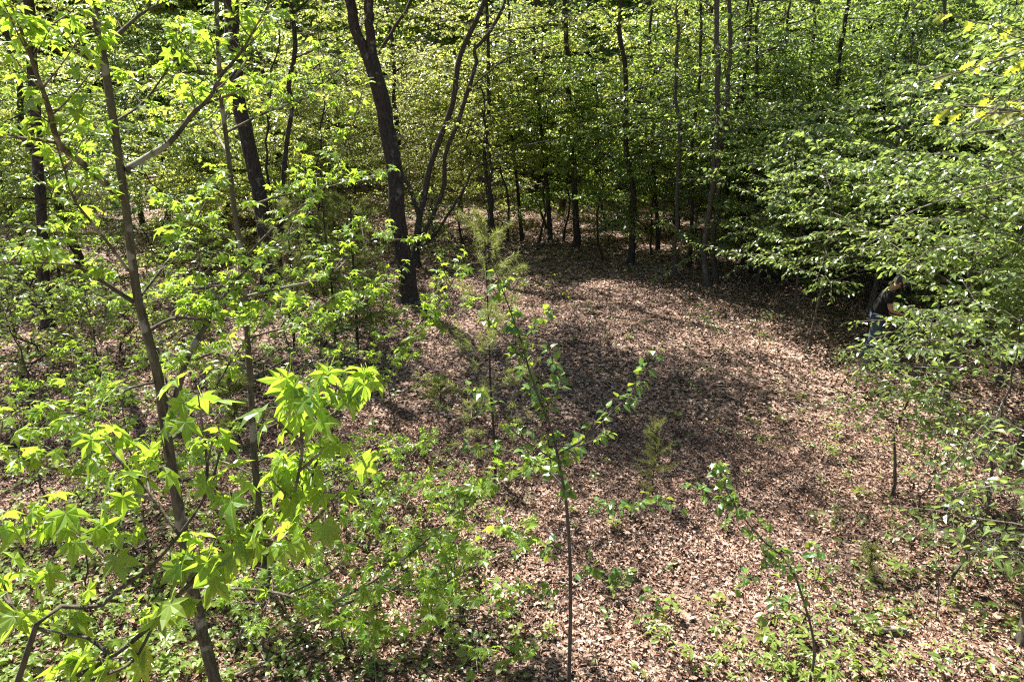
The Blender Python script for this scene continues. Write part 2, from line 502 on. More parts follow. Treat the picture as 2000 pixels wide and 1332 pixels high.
def put_leaves(root, L, tpls, key, mat, most=300, name='leaf', rest_name='foliage', cheap=None, minpx=9.0, owner=None, parents=None):
    """the leaves that show largest become parts of their own; the rest one joined part"""
    L = np.asarray(L)
    org = np.array(root.location)
    px, py, dep = proj(L[:, :3])
    size = FPX * L[:, 9] / np.maximum(dep, .1)
    ok = (dep > .2) & (px > -20) & (px < 2020) & (py > -20) & (py < 1352) & (size > minpx)
    order = np.argsort(np.where(ok, -size, 1e9))
    pick = order[:min(most, int(ok.sum()))]
    x, y, z = axes(L)
    for i in pick:
        k = int(rng.integers(len(tpls)))
        o = link(name, leaf_mesh(tpls[k], mat, key + str(k)), root if owner is None or owner[i] < 0 else parents[owner[i]])
        s = L[i, 9]
        m = Matrix.Identity(4)
        for c, ax in enumerate((x[i], y[i], z[i])):
            for q in range(3): m[q][c] = ax[q] * s
        for q in range(3): m[q][3] = L[i, q] - org[q]
        o.matrix_basis = m
    rest = np.setdiff1d(np.arange(len(L)), pick)
    if len(rest):
        g = Geo()
        which = rng.integers(len(tpls), size=len(rest))
        for k, tp in enumerate(tpls):
            g.leaves(cheap or tp, L[rest[which == k]])
        o = link(rest_name, g.mesh(rest_name, mat, org, vein=True), root); o['kind'] = 'stuff'


# ------------------------------------------------------------------ foliage growth
def jit(r, n, s):
    return r.normal(size=(n, 3)) * s


def spray(limb, r, twig_len, twig_step, leaf_step, leaf_size, start=.2, tilt=.6, geo=None, end_r=.004):
    """flat leafy spray: side twigs left and right of a limb, leaves left and right of each twig"""
    seg = np.linalg.norm(np.diff(limb, axis=0), axis=1); cum = np.concatenate([[0], np.cumsum(seg)]); Lt = cum[-1]
    out, s, sd = [], start * Lt, 1
    p0s, p1s = [], []
    while s < Lt * 1.001:
        i = min(np.searchsorted(cum, s, side='right') - 1, len(seg) - 1)
        t = unit(limb[i + 1] - limb[i]); p = limb[i] + t * (s - cum[i])
        S = unit(np.cross(UP, t) + 1e-6)
        a = math.radians(r.uniform(38, 68))
        last = s + twig_step > Lt
        D = unit(t * math.cos(a) + S * sd * math.sin(a) + UP * r.normal(.04, .16)) if not last else t
        ln = twig_len * r.uniform(.65, 1.25) * (1 - .55 * (s / Lt))
        n = max(2, int(ln / leaf_step))
        u = (np.arange(n) + r.uniform(.3, 1)) / n * ln
        P = p + D * u[:, None] - UP * (0.16 * u * u / max(ln, .1))[:, None]
        S2 = unit(np.cross(UP, D) + 1e-6)
        sgn = np.where(np.arange(n) % 2 == 0, 1, -1)[:, None]
        d = D * r.uniform(.35, .9, (n, 1)) + S2 * sgn * r.uniform(.5, 1.0, (n, 1)) - UP * r.uniform(.0, .75, (n, 1)) + jit(r, n, .2)
        nn = UP + jit(r, n, tilt)
        out.append(np.hstack([P, d, nn, leaf_size * r.uniform(.6, 1.25, (n, 1))]))
        p0s.append(p); p1s.append(P[-1])
        sd = -sd; s += twig_step * r.uniform(.7, 1.3)
    if geo is not None: geo.sticks(p0s, p1s, end_r, end_r * .5)
    return cat(out)


def limb_path(p, az, ln, rise, r, n=6, sag=.12):
    d = np.array([math.cos(az), math.sin(az), 0.0])
    u = np.linspace(0, 1, n)[:, None]
    P = p + d * ln * u + UP * (rise * ln * u - sag * ln * u * u)
    w = np.cumsum(r.normal(size=(n, 3)) * .085 * ln / n * 2, axis=0)
    w[0] = 0
    return P + w


def path_at_z(path, z):
    i = int(np.clip(np.searchsorted(path[:, 2], z) - 1, 0, len(path) - 2))
    a, b = path[i], path[i + 1]
    t = (z - a[2]) / max(b[2] - a[2], 1e-6)
    return a + (b - a) * np.clip(t, 0, 1)


def crown(path, r, z0, z1, n, ln, leaf, gb, twig=.7, twig_step=.22, leaf_step=.085, rise=(.15, .55), low=.9, tilt=.6, thick=.022, az=None, start=.22, bias=1.0, avoid=False):
    """limbs round a trunk with flat sprays; returns the leaf records, adds wood to gb"""
    Ls = []
    for k in range(n):
        f = (k + r.random()) / n
        z = z0 + (z1 - z0) * f ** bias
        p = path_at_z(path, z)
        l = ln * r.uniform(.65, 1.2) * (low + (1 - low) * math.sin(f * math.pi)) * (1 - .45 * max(0, f - .6) / .4)
        a = (k * 2.399 + r.uniform(-.5, .5)) if az is None else r.uniform(*az)
        lp = limb_path(p, a, l, r.uniform(*rise) + r.normal() * .14, r, 6, r.uniform(.0, .35))
        if avoid:
            qx, qy, qd = proj(smooth(lp, 24))
            if np.any((qx > 1680) & (qx < 1738) & (qy > 532) & (qy < 606) & (qd < 13.6)): continue
        gb.tube(lp, np.linspace(thick * l / 2.5, .005, len(lp)), 4)
        Ls.append(spray(lp, r, twig, twig_step, leaf_step, leaf, start, tilt, gb))
        # one or two forks carrying their own spray
        for q in range(2 if l > 1.6 else 1):
            i = r.integers(1, 4)
            l2 = l * r.uniform(.35, .6)
            lp2 = limb_path(lp[i], a + r.choice([-1, 1]) * r.uniform(.4, 1.0), l2, r.uniform(.1, .7), r, 5)
            gb.tube(lp2, np.linspace(thick * .5 * l / 2.5, .004, 5), 3)
            Ls.append(spray(lp2, r, twig * .8, twig_step, leaf_step, leaf, .1, tilt, gb))
    return cat(Ls)


def trunk_path(base, h, r, lean=(0, 0), wig=.05, n=14):
    u = np.linspace(0, 1, n)
    w = np.cumsum(r.normal(size=(n, 2)) * wig, axis=0); w -= w[0]
    x = base[0] + lean[0] * h * u + w[:, 0]; y = base[1] + lean[1] * h * u + w[:, 1]
    return np.stack([x, y, base[2] + h * u - .15 * (u == 0)], 1)


def trunk_radii(n, r0, r1, flare=.35):
    u = np.linspace(0, 1, n)
    return r0 + (r1 - r0) * u ** .85 + r0 * flare * np.exp(-u * n * .9)


# ================================================================== GROUND
xs = np.concatenate([[-400, -200, -120, -80], np.arange(-50, 51, .5), [80, 120, 200, 400]])
ys = np.concatenate([[-300, -100, -40, -15], np.arange(-4, 60, .5), np.arange(60, 130, 5), [160, 250, 400, 800]])
X, Yg = np.meshgrid(xs, ys)
gg = Geo()
nx, ny = len(xs), len(ys)
idx = np.arange(nx * ny).reshape(ny, nx)
gg.add(np.stack([X, Yg, hgt(X, Yg)], -1).reshape(-1, 3), np.stack([idx[:-1, :-1], idx[:-1, 1:], idx[1:, 1:], idx[1:, :-1]], -1).reshape(-1, 4))
ground = link('ground', gg.mesh('ground', M['ground'], flat=False)); ground['kind'] = 'structure'


def litter(n, y0, y1, s0, s1, r, zmax=.035):
    y = np.sqrt(r.uniform(y0 * y0, y1 * y1, n)); x = r.uniform(-1, 1, n) * (.80 * y + 2.0)
    z = hgt(x, y) + r.uniform(.0, zmax, n) + .003
    a = r.uniform(0, 2 * math.pi, n)
    d = np.stack([np.cos(a), np.sin(a), r.normal(size=n) * .18], 1)
    nn = UP + jit(r, n, .36)
    return np.hstack([np.stack([x, y, z], 1), d, nn, (s0 + (s1 - s0) * r.random(n) ** 1.6)[:, None]])


r = np.random.default_rng(5)
near = litter(200000, 3.0, 9.5, .022, .070, r)
mid = litter(185000, 9.5, 18, .035, .09, r, .045)
far = litter(95000, 18, 36, .06, .14, r, .06)
g = Geo()
for k in range(4):
    g.leaves(DEADV[k], near[k::4])
g.leaves(DEAD2, mid); g.leaves(DEAD2, far)
o = link('leaf_litter', g.mesh('leaf_litter', M['litter'])); tag(o, 'brown fallen leaves carpeting the clearing floor', 'leaf litter', kind='stuff')
# the 300 fallen leaves that show largest: parts of the ground
big = litter(420, 3.6, 6.8, .08, .14, r)
big[:, 2] = hgt(big[:, 0], big[:, 1]) + .03
px, py, dep = proj(big[:, :3]); big = big[(px > 0) & (px < 2000) & (py < 1332)][:300]
x_, y_, z_ = axes(big)
for i in range(len(big)):
    k = int(r.integers(5)); o = link('fallen_leaf', leaf_mesh(DEADBIG[k], M['litter'], 'dead' + str(k)), ground)
    m = Matrix.Identity(4)
    for c, ax in enumerate((x_[i], y_[i], z_[i])):
        for q in range(3): m[q][c] = ax[q] * big[i, 9]
    for q in range(3): m[q][3] = big[i, q]
    o.matrix_basis = m


# ================================================================== NEAR SWEETGUMS
def gum_twigs(limb, r, n, ln, nleaf, size, gtw, start=.3, up=.25, spread=.9, hang=(.05, .75)):
    """short leafy shoots along a limb with long-stalked star leaves"""
    Ls = []
    m = len(limb)
    for k in range(n + 1):
        f = 1.0 if k == n else start + (1 - start) * (k + r.random()) / n
        i = min(int(f * (m - 1)), m - 2); t = unit(limb[i + 1] - limb[i])
        p = limb[i] + (limb[i + 1] - limb[i]) * (f * (m - 1) - i)
        h = unit(np.array([r.normal(), r.normal(), 0]))
        D = unit(t * .6 + h * spread + UP * up) if k < n else t
        l = ln * r.uniform(.5, 1.25)
        P = np.array([p + D * l * u + UP * .18 * l * u * u for u in np.linspace(0, 1, 4)])
        gtw.tube(P, np.linspace(.0055, .0022, 4), 4)
        c = max(3, int(nleaf * r.uniform(.6, 1.3)))
        u = 1 - (r.random(c) ** 1.5) * .85
        B = p + D * (l * u)[:, None] + UP * (.18 * l * u * u)[:, None]
        hd = unit(np.stack([r.normal(size=c), r.normal(size=c), np.zeros(c)], 1) + D * .5)
        d = hd - UP * r.uniform(*hang, (c, 1))
        s = size * r.uniform(.6, 1.2, (c, 1))
        pos = B + hd * s * .75 + UP * r.uniform(-.15, .45, (c, 1)) * s
        nn = UP * 1.0 + jit(r, c, .5)
        Ls.append(np.hstack([pos, d, nn, s]))
    return cat(Ls)


def px_path(pts, Y, n=None):
    """pts: (px, py) or (px, py, Y)"""
    P = [at(p[0], p[1], p[2] if len(p) > 2 else Y) for p in pts]
    return smooth(P, n or max(6, len(P) * 3))


def gum_tree(name, label, base, trunk, Y, r0, r1, limbs, size, nleaf, seed, top=None, tw=.28, dens=8.5, r_limb=None, bark='gumbark', most=300, hang=(.05, .75)):
    r = np.random.default_rng(seed)
    root = thing(name, label, 'tree', base)
    P = [np.array(base) - UP * .1] + [at(p[0], p[1], p[2] if len(p) > 2 else Y) for p in trunk]
    if top is not None:
        P += [P[-1] + np.array(t) for t in top]
    P = smooth(P, len(P) * 4)
    uu = np.linspace(1, 0, len(P)) ** 2
    g = Geo(); g.tube(P, r1 + (r0 - r1) * uu, 10, r, .03)
    link('trunk', g.mesh('trunk', M[bark], base, flat=False), root)
    gtw = Geo(); Ls = []; brs = []
    for lb in limbs:
        rr = lb[0]
        lp = px_path(lb[1:], Y)
        g = Geo(); g.tube(lp, np.linspace(rr, .004, len(lp)), 7, r, .03)
        brs.append(link('branch', g.mesh('branch', M[bark], base, flat=False), root))
        length = np.linalg.norm(np.diff(lp, axis=0), axis=1).sum()
        Ls.append(gum_twigs(lp, r, max(2, int(length * dens)), tw, nleaf, size, gtw, .22, hang=hang))
    if top is not None:
        zt = at(trunk[-1][0], trunk[-1][1], Y)[2]
        for k in range(5):
            lp = limb_path(path_at_z(P, zt + .2 + (P[-1][2] - zt - .2) * (k + .5) / 5), r.uniform(0, 6.28), r.uniform(.8, 1.5), .6, r)
            gtw.tube(lp, np.linspace(.014, .004, len(lp)), 5)
            Ls.append(gum_twigs(lp, r, 5, tw * 1.2, nleaf, size, gtw, .25))
    o = link('twigs', gtw.mesh('twigs', M['twig'], base, flat=False), root); o['kind'] = 'stuff'
    L = cat(Ls)
    own = np.concatenate([np.full(len(l), i if i < len(brs) else -1) for i, l in enumerate(Ls)])
    put_leaves(root, L, STAR, 'star', M['gum'], most, owner=own, parents=brs)
    return root


A_base = G(425, 1345)
YA = float(A_base[1])
gum_tree('sweetgum_tree', 'tall slim sweetgum with forked pale-ringed trunk along the left foreground', A_base,
         [(385, 1190), (350, 1000), (325, 850), (310, 740), (288, 655), (265, 560), (245, 400), (225, 260), (205, 130), (190, 50), (172, -20)], YA, .050, .020,
         [
             (.026, (240, 388), (190, 345, YA - .2), (150, 310, YA - .4), (115, 280, YA - .6), (95, 210, YA - .8), (70, 140, YA - .9), (45, 70, YA - 1.0), (10, -20, YA - 1.1)),
             (.010, (115, 280, YA - .6), (60, 272, YA - .7), (5, 268, YA - .8)),
             (.012, (250, 528), (215, 480, YA - .1), (175, 430, YA - .2), (145, 390, YA - .3), (125, 330, YA - .4), (112, 288, YA - .5)),
             (.022, (245, 332), (290, 305, YA + .1), (335, 275, YA + .15), (375, 225, YA + .2), (410, 190, YA + .2), (430, 150, YA + .2), (465, 110, YA + .2), (490, 70, YA + .2), (532, -5, YA + .2)),
             (.010, (395, 205, YA + .2), (440, 190, YA + .3), (505, 170, YA + .5)),
             (.018, (205, 92), (240, 60, YA + .1), (280, 25, YA + .2), (330, 2, YA + .3)),
             (.013, (175, 28), (155, 10, YA - .1), (130, -15, YA - .2)),
             (.012, (196, 138), (165, 110, YA - .2), (120, 78, YA - .5), (60, 60, YA - .9)),
             (.018, (262, 590), (215, 560, YA - .1), (160, 525, YA - .3), (110, 515, YA - .5), (10, 512, YA - .8)),
             (.014, (293, 645), (340, 622, YA + .1), (410, 625, YA + .2), (470, 622, YA + .4), (540, 615, YA + .6), (615, 603, YA + .8)),
             (.030, (328, 842), (345, 770, YA + .05), (365, 700, YA + .1), (400, 640, YA + .2), (425, 600, YA + .3), (450, 560, YA + .4), (500, 510, YA + .5), (575, 447, YA + .7)),
             (.014, (330, 860), (372, 830, YA + .2), (412, 770, YA + .3), (432, 738, YA + .4), (460, 690, YA + .5), (505, 640, YA + .7)),
             (.016, (392, 1168), (430, 1150, YA - .05), (530, 1155, YA - .1), (650, 1185, YA - .2), (740, 1150, YA - .3), (842, 1152, YA - .35), (893, 1122, YA - .4), (985, 1080, YA - .45)),
             (.011, (640, 1180, YA - .2), (740, 1128, YA - .1), (822, 1064, YA), (896, 997, YA + .1), (984, 946, YA + .2), (1040, 912, YA + .3)),
             (.010, (600, 1170, YA - .15), (690, 1210, YA - .3), (780, 1225, YA - .4), (880, 1190, YA - .5)),
             (.010, (560, 1160, YA - .1), (640, 1120, YA), (700, 1060, YA + .2), (735, 985, YA + .4)),
             (.014, (372, 1130), (330, 1190, YA - .3), (290, 1230, YA - .5), (220, 1250, YA - .8)),
             (.014, (335, 905), (260, 935, YA - .2), (205, 932, YA - .4), (130, 922, YA - .6), (60, 900, YA - .8), (-10, 875, YA - 1.0)),
             (.010, (310, 745), (250, 760, YA - .2), (180, 800, YA - .4), (110, 830, YA - .6)),
             (.010, (270, 585), (320, 520, YA + .2), (370, 450, YA + .5), (400, 400, YA + .6)),
             (.009, (222, 240), (280, 200, YA + .3), (330, 130, YA + .5), (350, 80, YA + .6)),
         ], .072, 9, 3, top=[(-.1, 0, .6), (-.1, .05, .7)])

D_base = G(525, 1148)
YD = float(D_base[1])
gum_tree('sweetgum_tree', 'slender sweetgum standing just behind the forked foreground sweetgum, reaching right with thin leafy limbs', D_base,
         [(510, 1040), (500, 930), (494, 850), (489, 740), (480, 620), (473, 500), (459, 420), (442, 270), (430, 170), (424, 34), (420, -20)], YD, .040, .015,
         [
             (.014, (497, 905), (560, 870, YD + .1), (640, 815, YD + .2), (724, 751, YD + .3), (771, 693, YD + .35), (809, 650, YD + .4), (829, 619, YD + .4), (870, 575, YD + .5), (888, 540, YD + .5)),
             (.007, (795, 672, YD + .38), (842, 653, YD + .45), (902, 610, YD + .5)),
             (.013, (474, 510), (540, 440, YD + .2), (600, 395, YD + .3), (650, 345, YD + .4), (691, 236, YD + .5)),
             (.012, (459, 415), (540, 385, YD + .3), (640, 365, YD + .6), (715, 352, YD + .9)),
             (.014, (478, 580), (560, 560, YD + .2), (640, 540, YD + .4), (720, 470, YD + .6), (775, 468, YD + .8)),
             (.012, (489, 740), (560, 700, YD + .2), (640, 640, YD + .4), (720, 570, YD + .6)),
             (.012, (494, 850), (600, 800, YD - .2), (690, 770, YD - .3)),
             (.012, (470, 480), (400, 440, YD + .4), (340, 405, YD + .7)),
             (.011, (445, 300), (400, 230, YD + .5), (350, 200, YD + .8)),
             (.011, (430, 190), (480, 120, YD + .3), (525, 55, YD + .5)),
             (.012, (488, 720), (420, 690, YD + .3), (350, 720, YD + .5), (260, 755, YD + .8), (190, 740, YD + 1.0)),
             (.011, (500, 930), (430, 900, YD + .2), (350, 890, YD + .5), (250, 860, YD + .9), (120, 850, YD + 1.3)),
             (.012, (440, 260), (520, 220, YD + .3), (600, 190, YD + .6), (660, 140, YD + .8)),
             (.011, (477, 560), (400, 560, YD + .4), (330, 580, YD + .7), (230, 600, YD + 1.1), (140, 570, YD + 1.5)),
             (.011, (503, 960), (580, 960, YD - .1), (660, 930, YD - .1), (740, 900, YD)),
             (.011, (484, 660), (560, 640, YD + .3), (660, 620, YD + .6), (745, 560, YD + .9)),
         ], .060, 9, 5, top=[(-.05, .1, .5), (-.1, .1, .5)], tw=.30, dens=9)

# the close sapling whose crown fills the lower left
B_base = np.array([-2.05, 1.15, 0.0]); B_base[2] = float(hgt(B_base[0], B_base[1]))
YB = 1.75
gum_tree('sweetgum_sapling', 'sweetgum sapling with large bright star leaves closest to the viewer, lower left', B_base,
         [(20, 1420, 1.45), (206, 1176, 1.7), (304, 1098, 1.75), (399, 973, 1.8), (430, 882, 1.85)], YB, .011, .004,
         [
             (.008, (150, 1320, 1.55), (220, 1281, 1.62), (304, 1213, 1.66), (358, 1152, 1.7), (420, 1092, 1.74), (480, 1044, 1.76), (571, 980, 1.8), (608, 933, 1.84), (640, 830, 1.88), (690, 770, 1.9)),
             (.006, (399, 973, 1.8), (405, 910, 1.85), (398, 850, 1.9)),
             (.005, (350, 1045, 1.77), (290, 960, 1.85), (240, 905, 1.9)),
             (.005, (250, 1140, 1.72), (180, 1060, 1.8), (120, 1010, 1.9)),
             (.005, (571, 980, 1.8), (590, 880, 1.75), (580, 800, 1.75)),
             (.005, (480, 1044, 1.76), (560, 1060, 1.7), (620, 1010, 1.72)),
             (.006, (220, 1281, 1.62), (160, 1240, 1.65), (80, 1230, 1.7), (20, 1180, 1.75)),
             (.005, (304, 1213, 1.66), (260, 1290, 1.6), (200, 1320, 1.55)),
         ], .074, 6, 9, tw=.12, dens=12, most=300, hang=(.5, 1.9))

def gum_sapling(label, px, py, h, seed, size=.075, n=9, ln=.8):
    r = np.random.default_rng(seed); base = G(px, py)
    root = thing('sweetgum_sapling', label, 'sapling', base, 'sweetgum saplings on the left')
    P = trunk_path(base, h, r, (r.normal() * .06, r.normal() * .06), .02)
    g = Geo(); g.tube(P, np.linspace(.008 + h * .004, .004, len(P)), 7, r, .03)
    link('trunk', g.mesh('trunk', M['bark2'], base, flat=False), root)
    gt = Geo(); Ls = []; own = []; brs = []
    for k in range(n):
        f = (k + r.random()) / n
        lp = limb_path(path_at_z(P, base[2] + h * (.25 + .75 * f)), k * 2.4 + r.uniform(-.4, .4), ln * (1.1 - .6 * f) * r.uniform(.7, 1.2), r.uniform(.1, .7), r)
        g = Geo(); g.tube(lp, np.linspace(.007, .003, len(lp)), 5)
        brs.append(link('branch', g.mesh('branch', M['twig'], base, flat=False), root))
        l = gum_twigs(lp, r, max(2, int(7 * ln)), .2, 6, size, gt, .3); Ls.append(l); own.append(np.full(len(l), k))
    o = link('twigs', gt.mesh('twigs', M['twig'], base, flat=False), root); o['kind'] = 'stuff'
    put_leaves(root, cat(Ls), STAR, 'star', M['gum'], 60, owner=np.concatenate(own), parents=brs, cheap=STARC, minpx=12)


for i, (px, py, h, lab) in enumerate(((70, 800, 2.2, 'sweetgum sapling on the sunlit litter at the left edge'), (190, 705, 2.4, 'sweetgum sapling in the left shade, farther than the one at the left edge'), (330, 790, 2.0, 'waist-high sweetgum sapling beside the fork of the foreground sweetgum'),
                                      (415, 690, 2.6, 'sweetgum sapling straight left of the slender second sweetgum'), (585, 800, 2.2, 'sweetgum sapling below the young pines, right of the slender sweetgum'), (650, 900, 1.5, 'low sweetgum sapling on open litter left of the pine needle tuft'),
                                      (270, 960, 1.6, 'low sweetgum sapling behind the large star leaves'), (110, 1010, 1.5, 'low sweetgum sapling among the lower left ground cover'), (720, 1010, 1.0, 'knee-high sweetgum sapling left of the middle pear sapling'),
                                      (600, 1090, 1.0, 'knee-high sweetgum sapling right of the base of the slender sweetgum'), (770, 830, 1.3, 'small sweetgum sapling beside the low pine tuft'),
                                      (820, 1180, .7, 'ankle-high sweetgum seedling near the pear sapling base'), (930, 1300, .6, 'ankle-high sweetgum seedling at the bottom edge, left of the pear stem'), (690, 1270, .7, 'ankle-high sweetgum seedling near the bottom edge under the long low limb'),
                                      (30, 660, 2.4, 'sweetgum sapling at the left edge in front of the shaded wood'), (730, 700, 1.6, 'sweetgum sapling just right of the denser young pine'),
                                      (560, 1190, .9, 'low sweetgum sapling hugging the base of the slender sweetgum'), (655, 1010, .9, 'low sweetgum sapling midway between the slender sweetgum and the pear'), (770, 1110, .9, 'low sweetgum sapling left of the middle pear, with limbs over it'),
                                      (880, 1070, .8, 'low sweetgum sapling touching the lower pear twigs'), (900, 1215, .7, 'low sweetgum sapling left of the lower pear stem'), (520, 1300, .8, 'low sweetgum sapling at the bottom edge right of the foreground trunk'),
                                      (800, 960, .8, 'low sweetgum sapling below the pine needle tuft'), (300, 1080, 1.1, 'low sweetgum sapling left of the foreground trunk'), (200, 880, 1.4, 'low sweetgum sapling amid the left ground cover'), (430, 980, 1.2, 'low sweetgum sapling between the two sweetgum trunks'))):
    gum_sapling(lab, px, py, h, 700 + i, .062, max(4, int(4 + h * 2.5)), .25 + .26 * h)

# ================================================================== PEAR SAPLINGS
def leafy_sapling(name, label, base, stem, Y, r0, r1, limbs, size, seed, tpls, key, mat, twig=.16, dens=9, nl=7, bark='bark2', cat_='sapling', droop=.35, most=300, lead=True, tilt=.45):
    r = np.random.default_rng(seed)
    root = thing(name, label, cat_, base)
    P = smooth([np.array(base) - UP * .08] + [at(p[0], p[1], p[2] if len(p) > 2 else Y) for p in stem], len(stem) * 4 + 4)
    g = Geo(); g.tube(P, trunk_radii(len(P), r0, r1, .15), 8, r, .03)
    link('trunk', g.mesh('trunk', M[bark], base, flat=False), root)
    paths = [(P, .3)] if lead else []; brs = [None] if lead else []
    for lb in limbs:
        lp = px_path(lb[1:], Y)
        g = Geo(); g.tube(lp, np.linspace(lb[0], .0025, len(lp)), 6, r, .03)
        brs.append(link('branch', g.mesh('branch', M[bark], base, flat=False), root))
        paths.append((lp, .12))
    gtw = Geo(); Ls = []
    own = []
    for w_, (lp, st) in enumerate(paths):
        length = np.linalg.norm(np.diff(lp, axis=0), axis=1).sum()
        n = max(3, int(length * dens)); m = len(lp)
        for k in range(n + 1):
            f = 1.0 if k == n else st + (1 - st) * (k + r.random()) / n
            i = min(int(f * (m - 1)), m - 2); t = unit(lp[i + 1] - lp[i]); p = lp[i] + (lp[i + 1] - lp[i]) * (f * (m - 1) - i)
            D = unit(t * .5 + unit(r.normal(size=3)) * .9 + UP * .25) if k < n else t
            l = twig * r.uniform(.4, 1.3) * (1 - .4 * f)
            gtw.sticks([p], [p + D * l], .004, .002)
            c = max(3, int(nl * r.uniform(.6, 1.2)))
            u = r.random(c) * .9 + .1
            B = p + D * (l * u)[:, None]
            hd = unit(jit(r, c, 1.0) * np.array([1, 1, .4]) + D * .6)
            s = size * r.uniform(.6, 1.2, (c, 1))
            own.append(np.full(c, w_ if brs[w_] is not None else -1))
            Ls.append(np.hstack([B + hd * s * .3, hd - UP * r.uniform(0, 2 * droop, (c, 1)), UP + jit(r, c, tilt), s]))
    o = link('twigs', gtw.mesh('twigs', M[bark], base), root); o['kind'] = 'stuff'
    put_leaves(root, cat(Ls), tpls, key, M[mat], most, owner=np.concatenate(own), parents=brs)
    return root


R_base = G(1111, 1350)
YR = float(R_base[1])
leafy_sapling('pear_sapling', 'thin dark-stemmed pear sapling with glossy round leaves leaning left in the middle foreground', R_base,
              [(1114, 1199), (1113, 1085), (1106, 983), (1096, 926), (1079, 845, YR + .1), (1059, 795, YR + .15), (1035, 727, YR + .25), (1021, 676, YR + .3), (991, 592, YR + .4), (976, 552, YR + .4)], YR, .018, .004,
              [
                  (.008, (1088, 890), (1150, 850, YR + .1), (1200, 800, YR + .2), (1240, 760, YR + .3), (1275, 702, YR + .35)),
                  (.007, (1092, 905), (1040, 870, YR - .1), (1000, 840, YR - .15), (960, 800, YR - .2), (925, 765, YR - .2)),
                  (.007, (1114, 1150), (1160, 1125, YR - .1), (1200, 1130, YR - .1), (1275, 1180, YR - .2)),
                  (.006, (1112, 1140), (1070, 1140, YR - .1), (1020, 1165, YR - .2)),
                  (.007, (1100, 950), (1050, 900, YR + .2), (990, 880, YR + .4), (930, 870, YR + .5)),
                  (.006, (1062, 800, YR + .15), (1090, 760, YR + .2), (1075, 690, YR + .25)),
                  (.006, (1110, 1010), (1180, 1000, YR + .2), (1250, 985, YR + .5), (1320, 992, YR + .8)),
                  (.006, (1030, 710, YR + .25), (985, 660, YR + .3), (955, 630, YR + .3)),
                  (.006, (1015, 660, YR + .3), (1040, 640, YR + .4), (1062, 615, YR + .5)),
                  (.006, (1113, 1080), (1060, 1060, YR + .1), (1010, 1040, YR + .2)),
                  (.006, (1085, 870), (1130, 870, YR + .3), (1180, 850, YR + .5)),
              ], .072, 31, ROUND, 'round', 'pear', twig=.15, dens=9, nl=6)

R2 = G(1582, 1335)
Y2 = float(R2[1])
leafy_sapling('pear_sapling', 'leaning pear sapling with dark glossy leaves arching left over open litter, lower right', R2,
              [(1590, 1260), (1562, 1150), (1535, 1095), (1490, 1055), (1452, 1010), (1420, 960), (1403, 912)], Y2, .013, .003,
              [(.006, (1575, 1200), (1540, 1180, Y2 - .1), (1500, 1200, Y2 - .2)),
               (.006, (1545, 1105), (1490, 1110, Y2 - .1), (1460, 1135, Y2 - .1)),
               (.005, (1570, 1175), (1600, 1120, Y2 + .1), (1595, 1080, Y2 + .2)),
               (.005, (1440, 990), (1395, 980, Y2 - .1), (1365, 960, Y2 - .1))],
              .070, 33, ROUND, 'round', 'pear', twig=.12, dens=11, nl=6)

# ================================================================== PINES
def pine(name, label, base, stem, Y, r0, seed, nb, ln, z0, tuft=55, nlen=.10, mat='needle', bark='bark', cat_='pine', tufts=4, rise=.25, wid=.0045, parts=True):
    r = np.random.default_rng(seed)
    root = thing(name, label, cat_, base)
    P = smooth([np.array(base) - UP * .06] + [at(p[0], p[1], p[2] if len(p) > 2 else Y) for p in stem], len(stem) * 4 + 4)
    g = Geo(); g.tube(P, np.linspace(r0, r0 * .18, len(P)), 7, r, .03)
    link('trunk', g.mesh('trunk', M[bark], base, flat=False), root)
    gb = Geo(); gn = Geo()
    H0, H1 = base[2] + z0, P[-1][2]
    c = []
    for k in range(nb):
        f = (k + r.random()) / nb
        p = path_at_z(P, H0 + (H1 - H0) * f)
        l = ln * (1 - .75 * f) * r.uniform(.5, 1.2)
        lp = limb_path(p, r.uniform(0, 6.28), l, rise + .6 * f, r, 5, 0)
        gb.tube(lp, np.linspace(.006, .002, 5), 4)
        for q in range(tufts):
            c.append((lp[-1] + (lp[1] - lp[-1]) * q / tufts + r.normal(size=3) * .05 * l, unit(lp[-1] - lp[0])))
    c.append((P[-1], UP))
    for p, d in c:
        n = max(8, int(tuft * r.uniform(.6, 1.2)))
        dd = unit(unit(r.normal(size=(n, 3))) + d * .7 + UP * .15)
        l = nlen * r.uniform(.6, 1.2, (n, 1))
        b = p + d * r.uniform(-.08, .06, (n, 1)) + jit(r, n, .008)
        s = unit(np.cross(dd, r.normal(size=(n, 3)))) * wid
        V = np.stack([b - s, b + s, b + dd * l - UP * .1 * l], 1).reshape(-1, 3)
        gn.add(V, np.arange(n * 3).reshape(-1, 3))
    o = link('branches', gb.mesh('branches', M[bark], base), root); o['kind'] = 'stuff'
    o = link('needles', gn.mesh('needles', M[mat], base), root); o['kind'] = 'stuff'
    return root


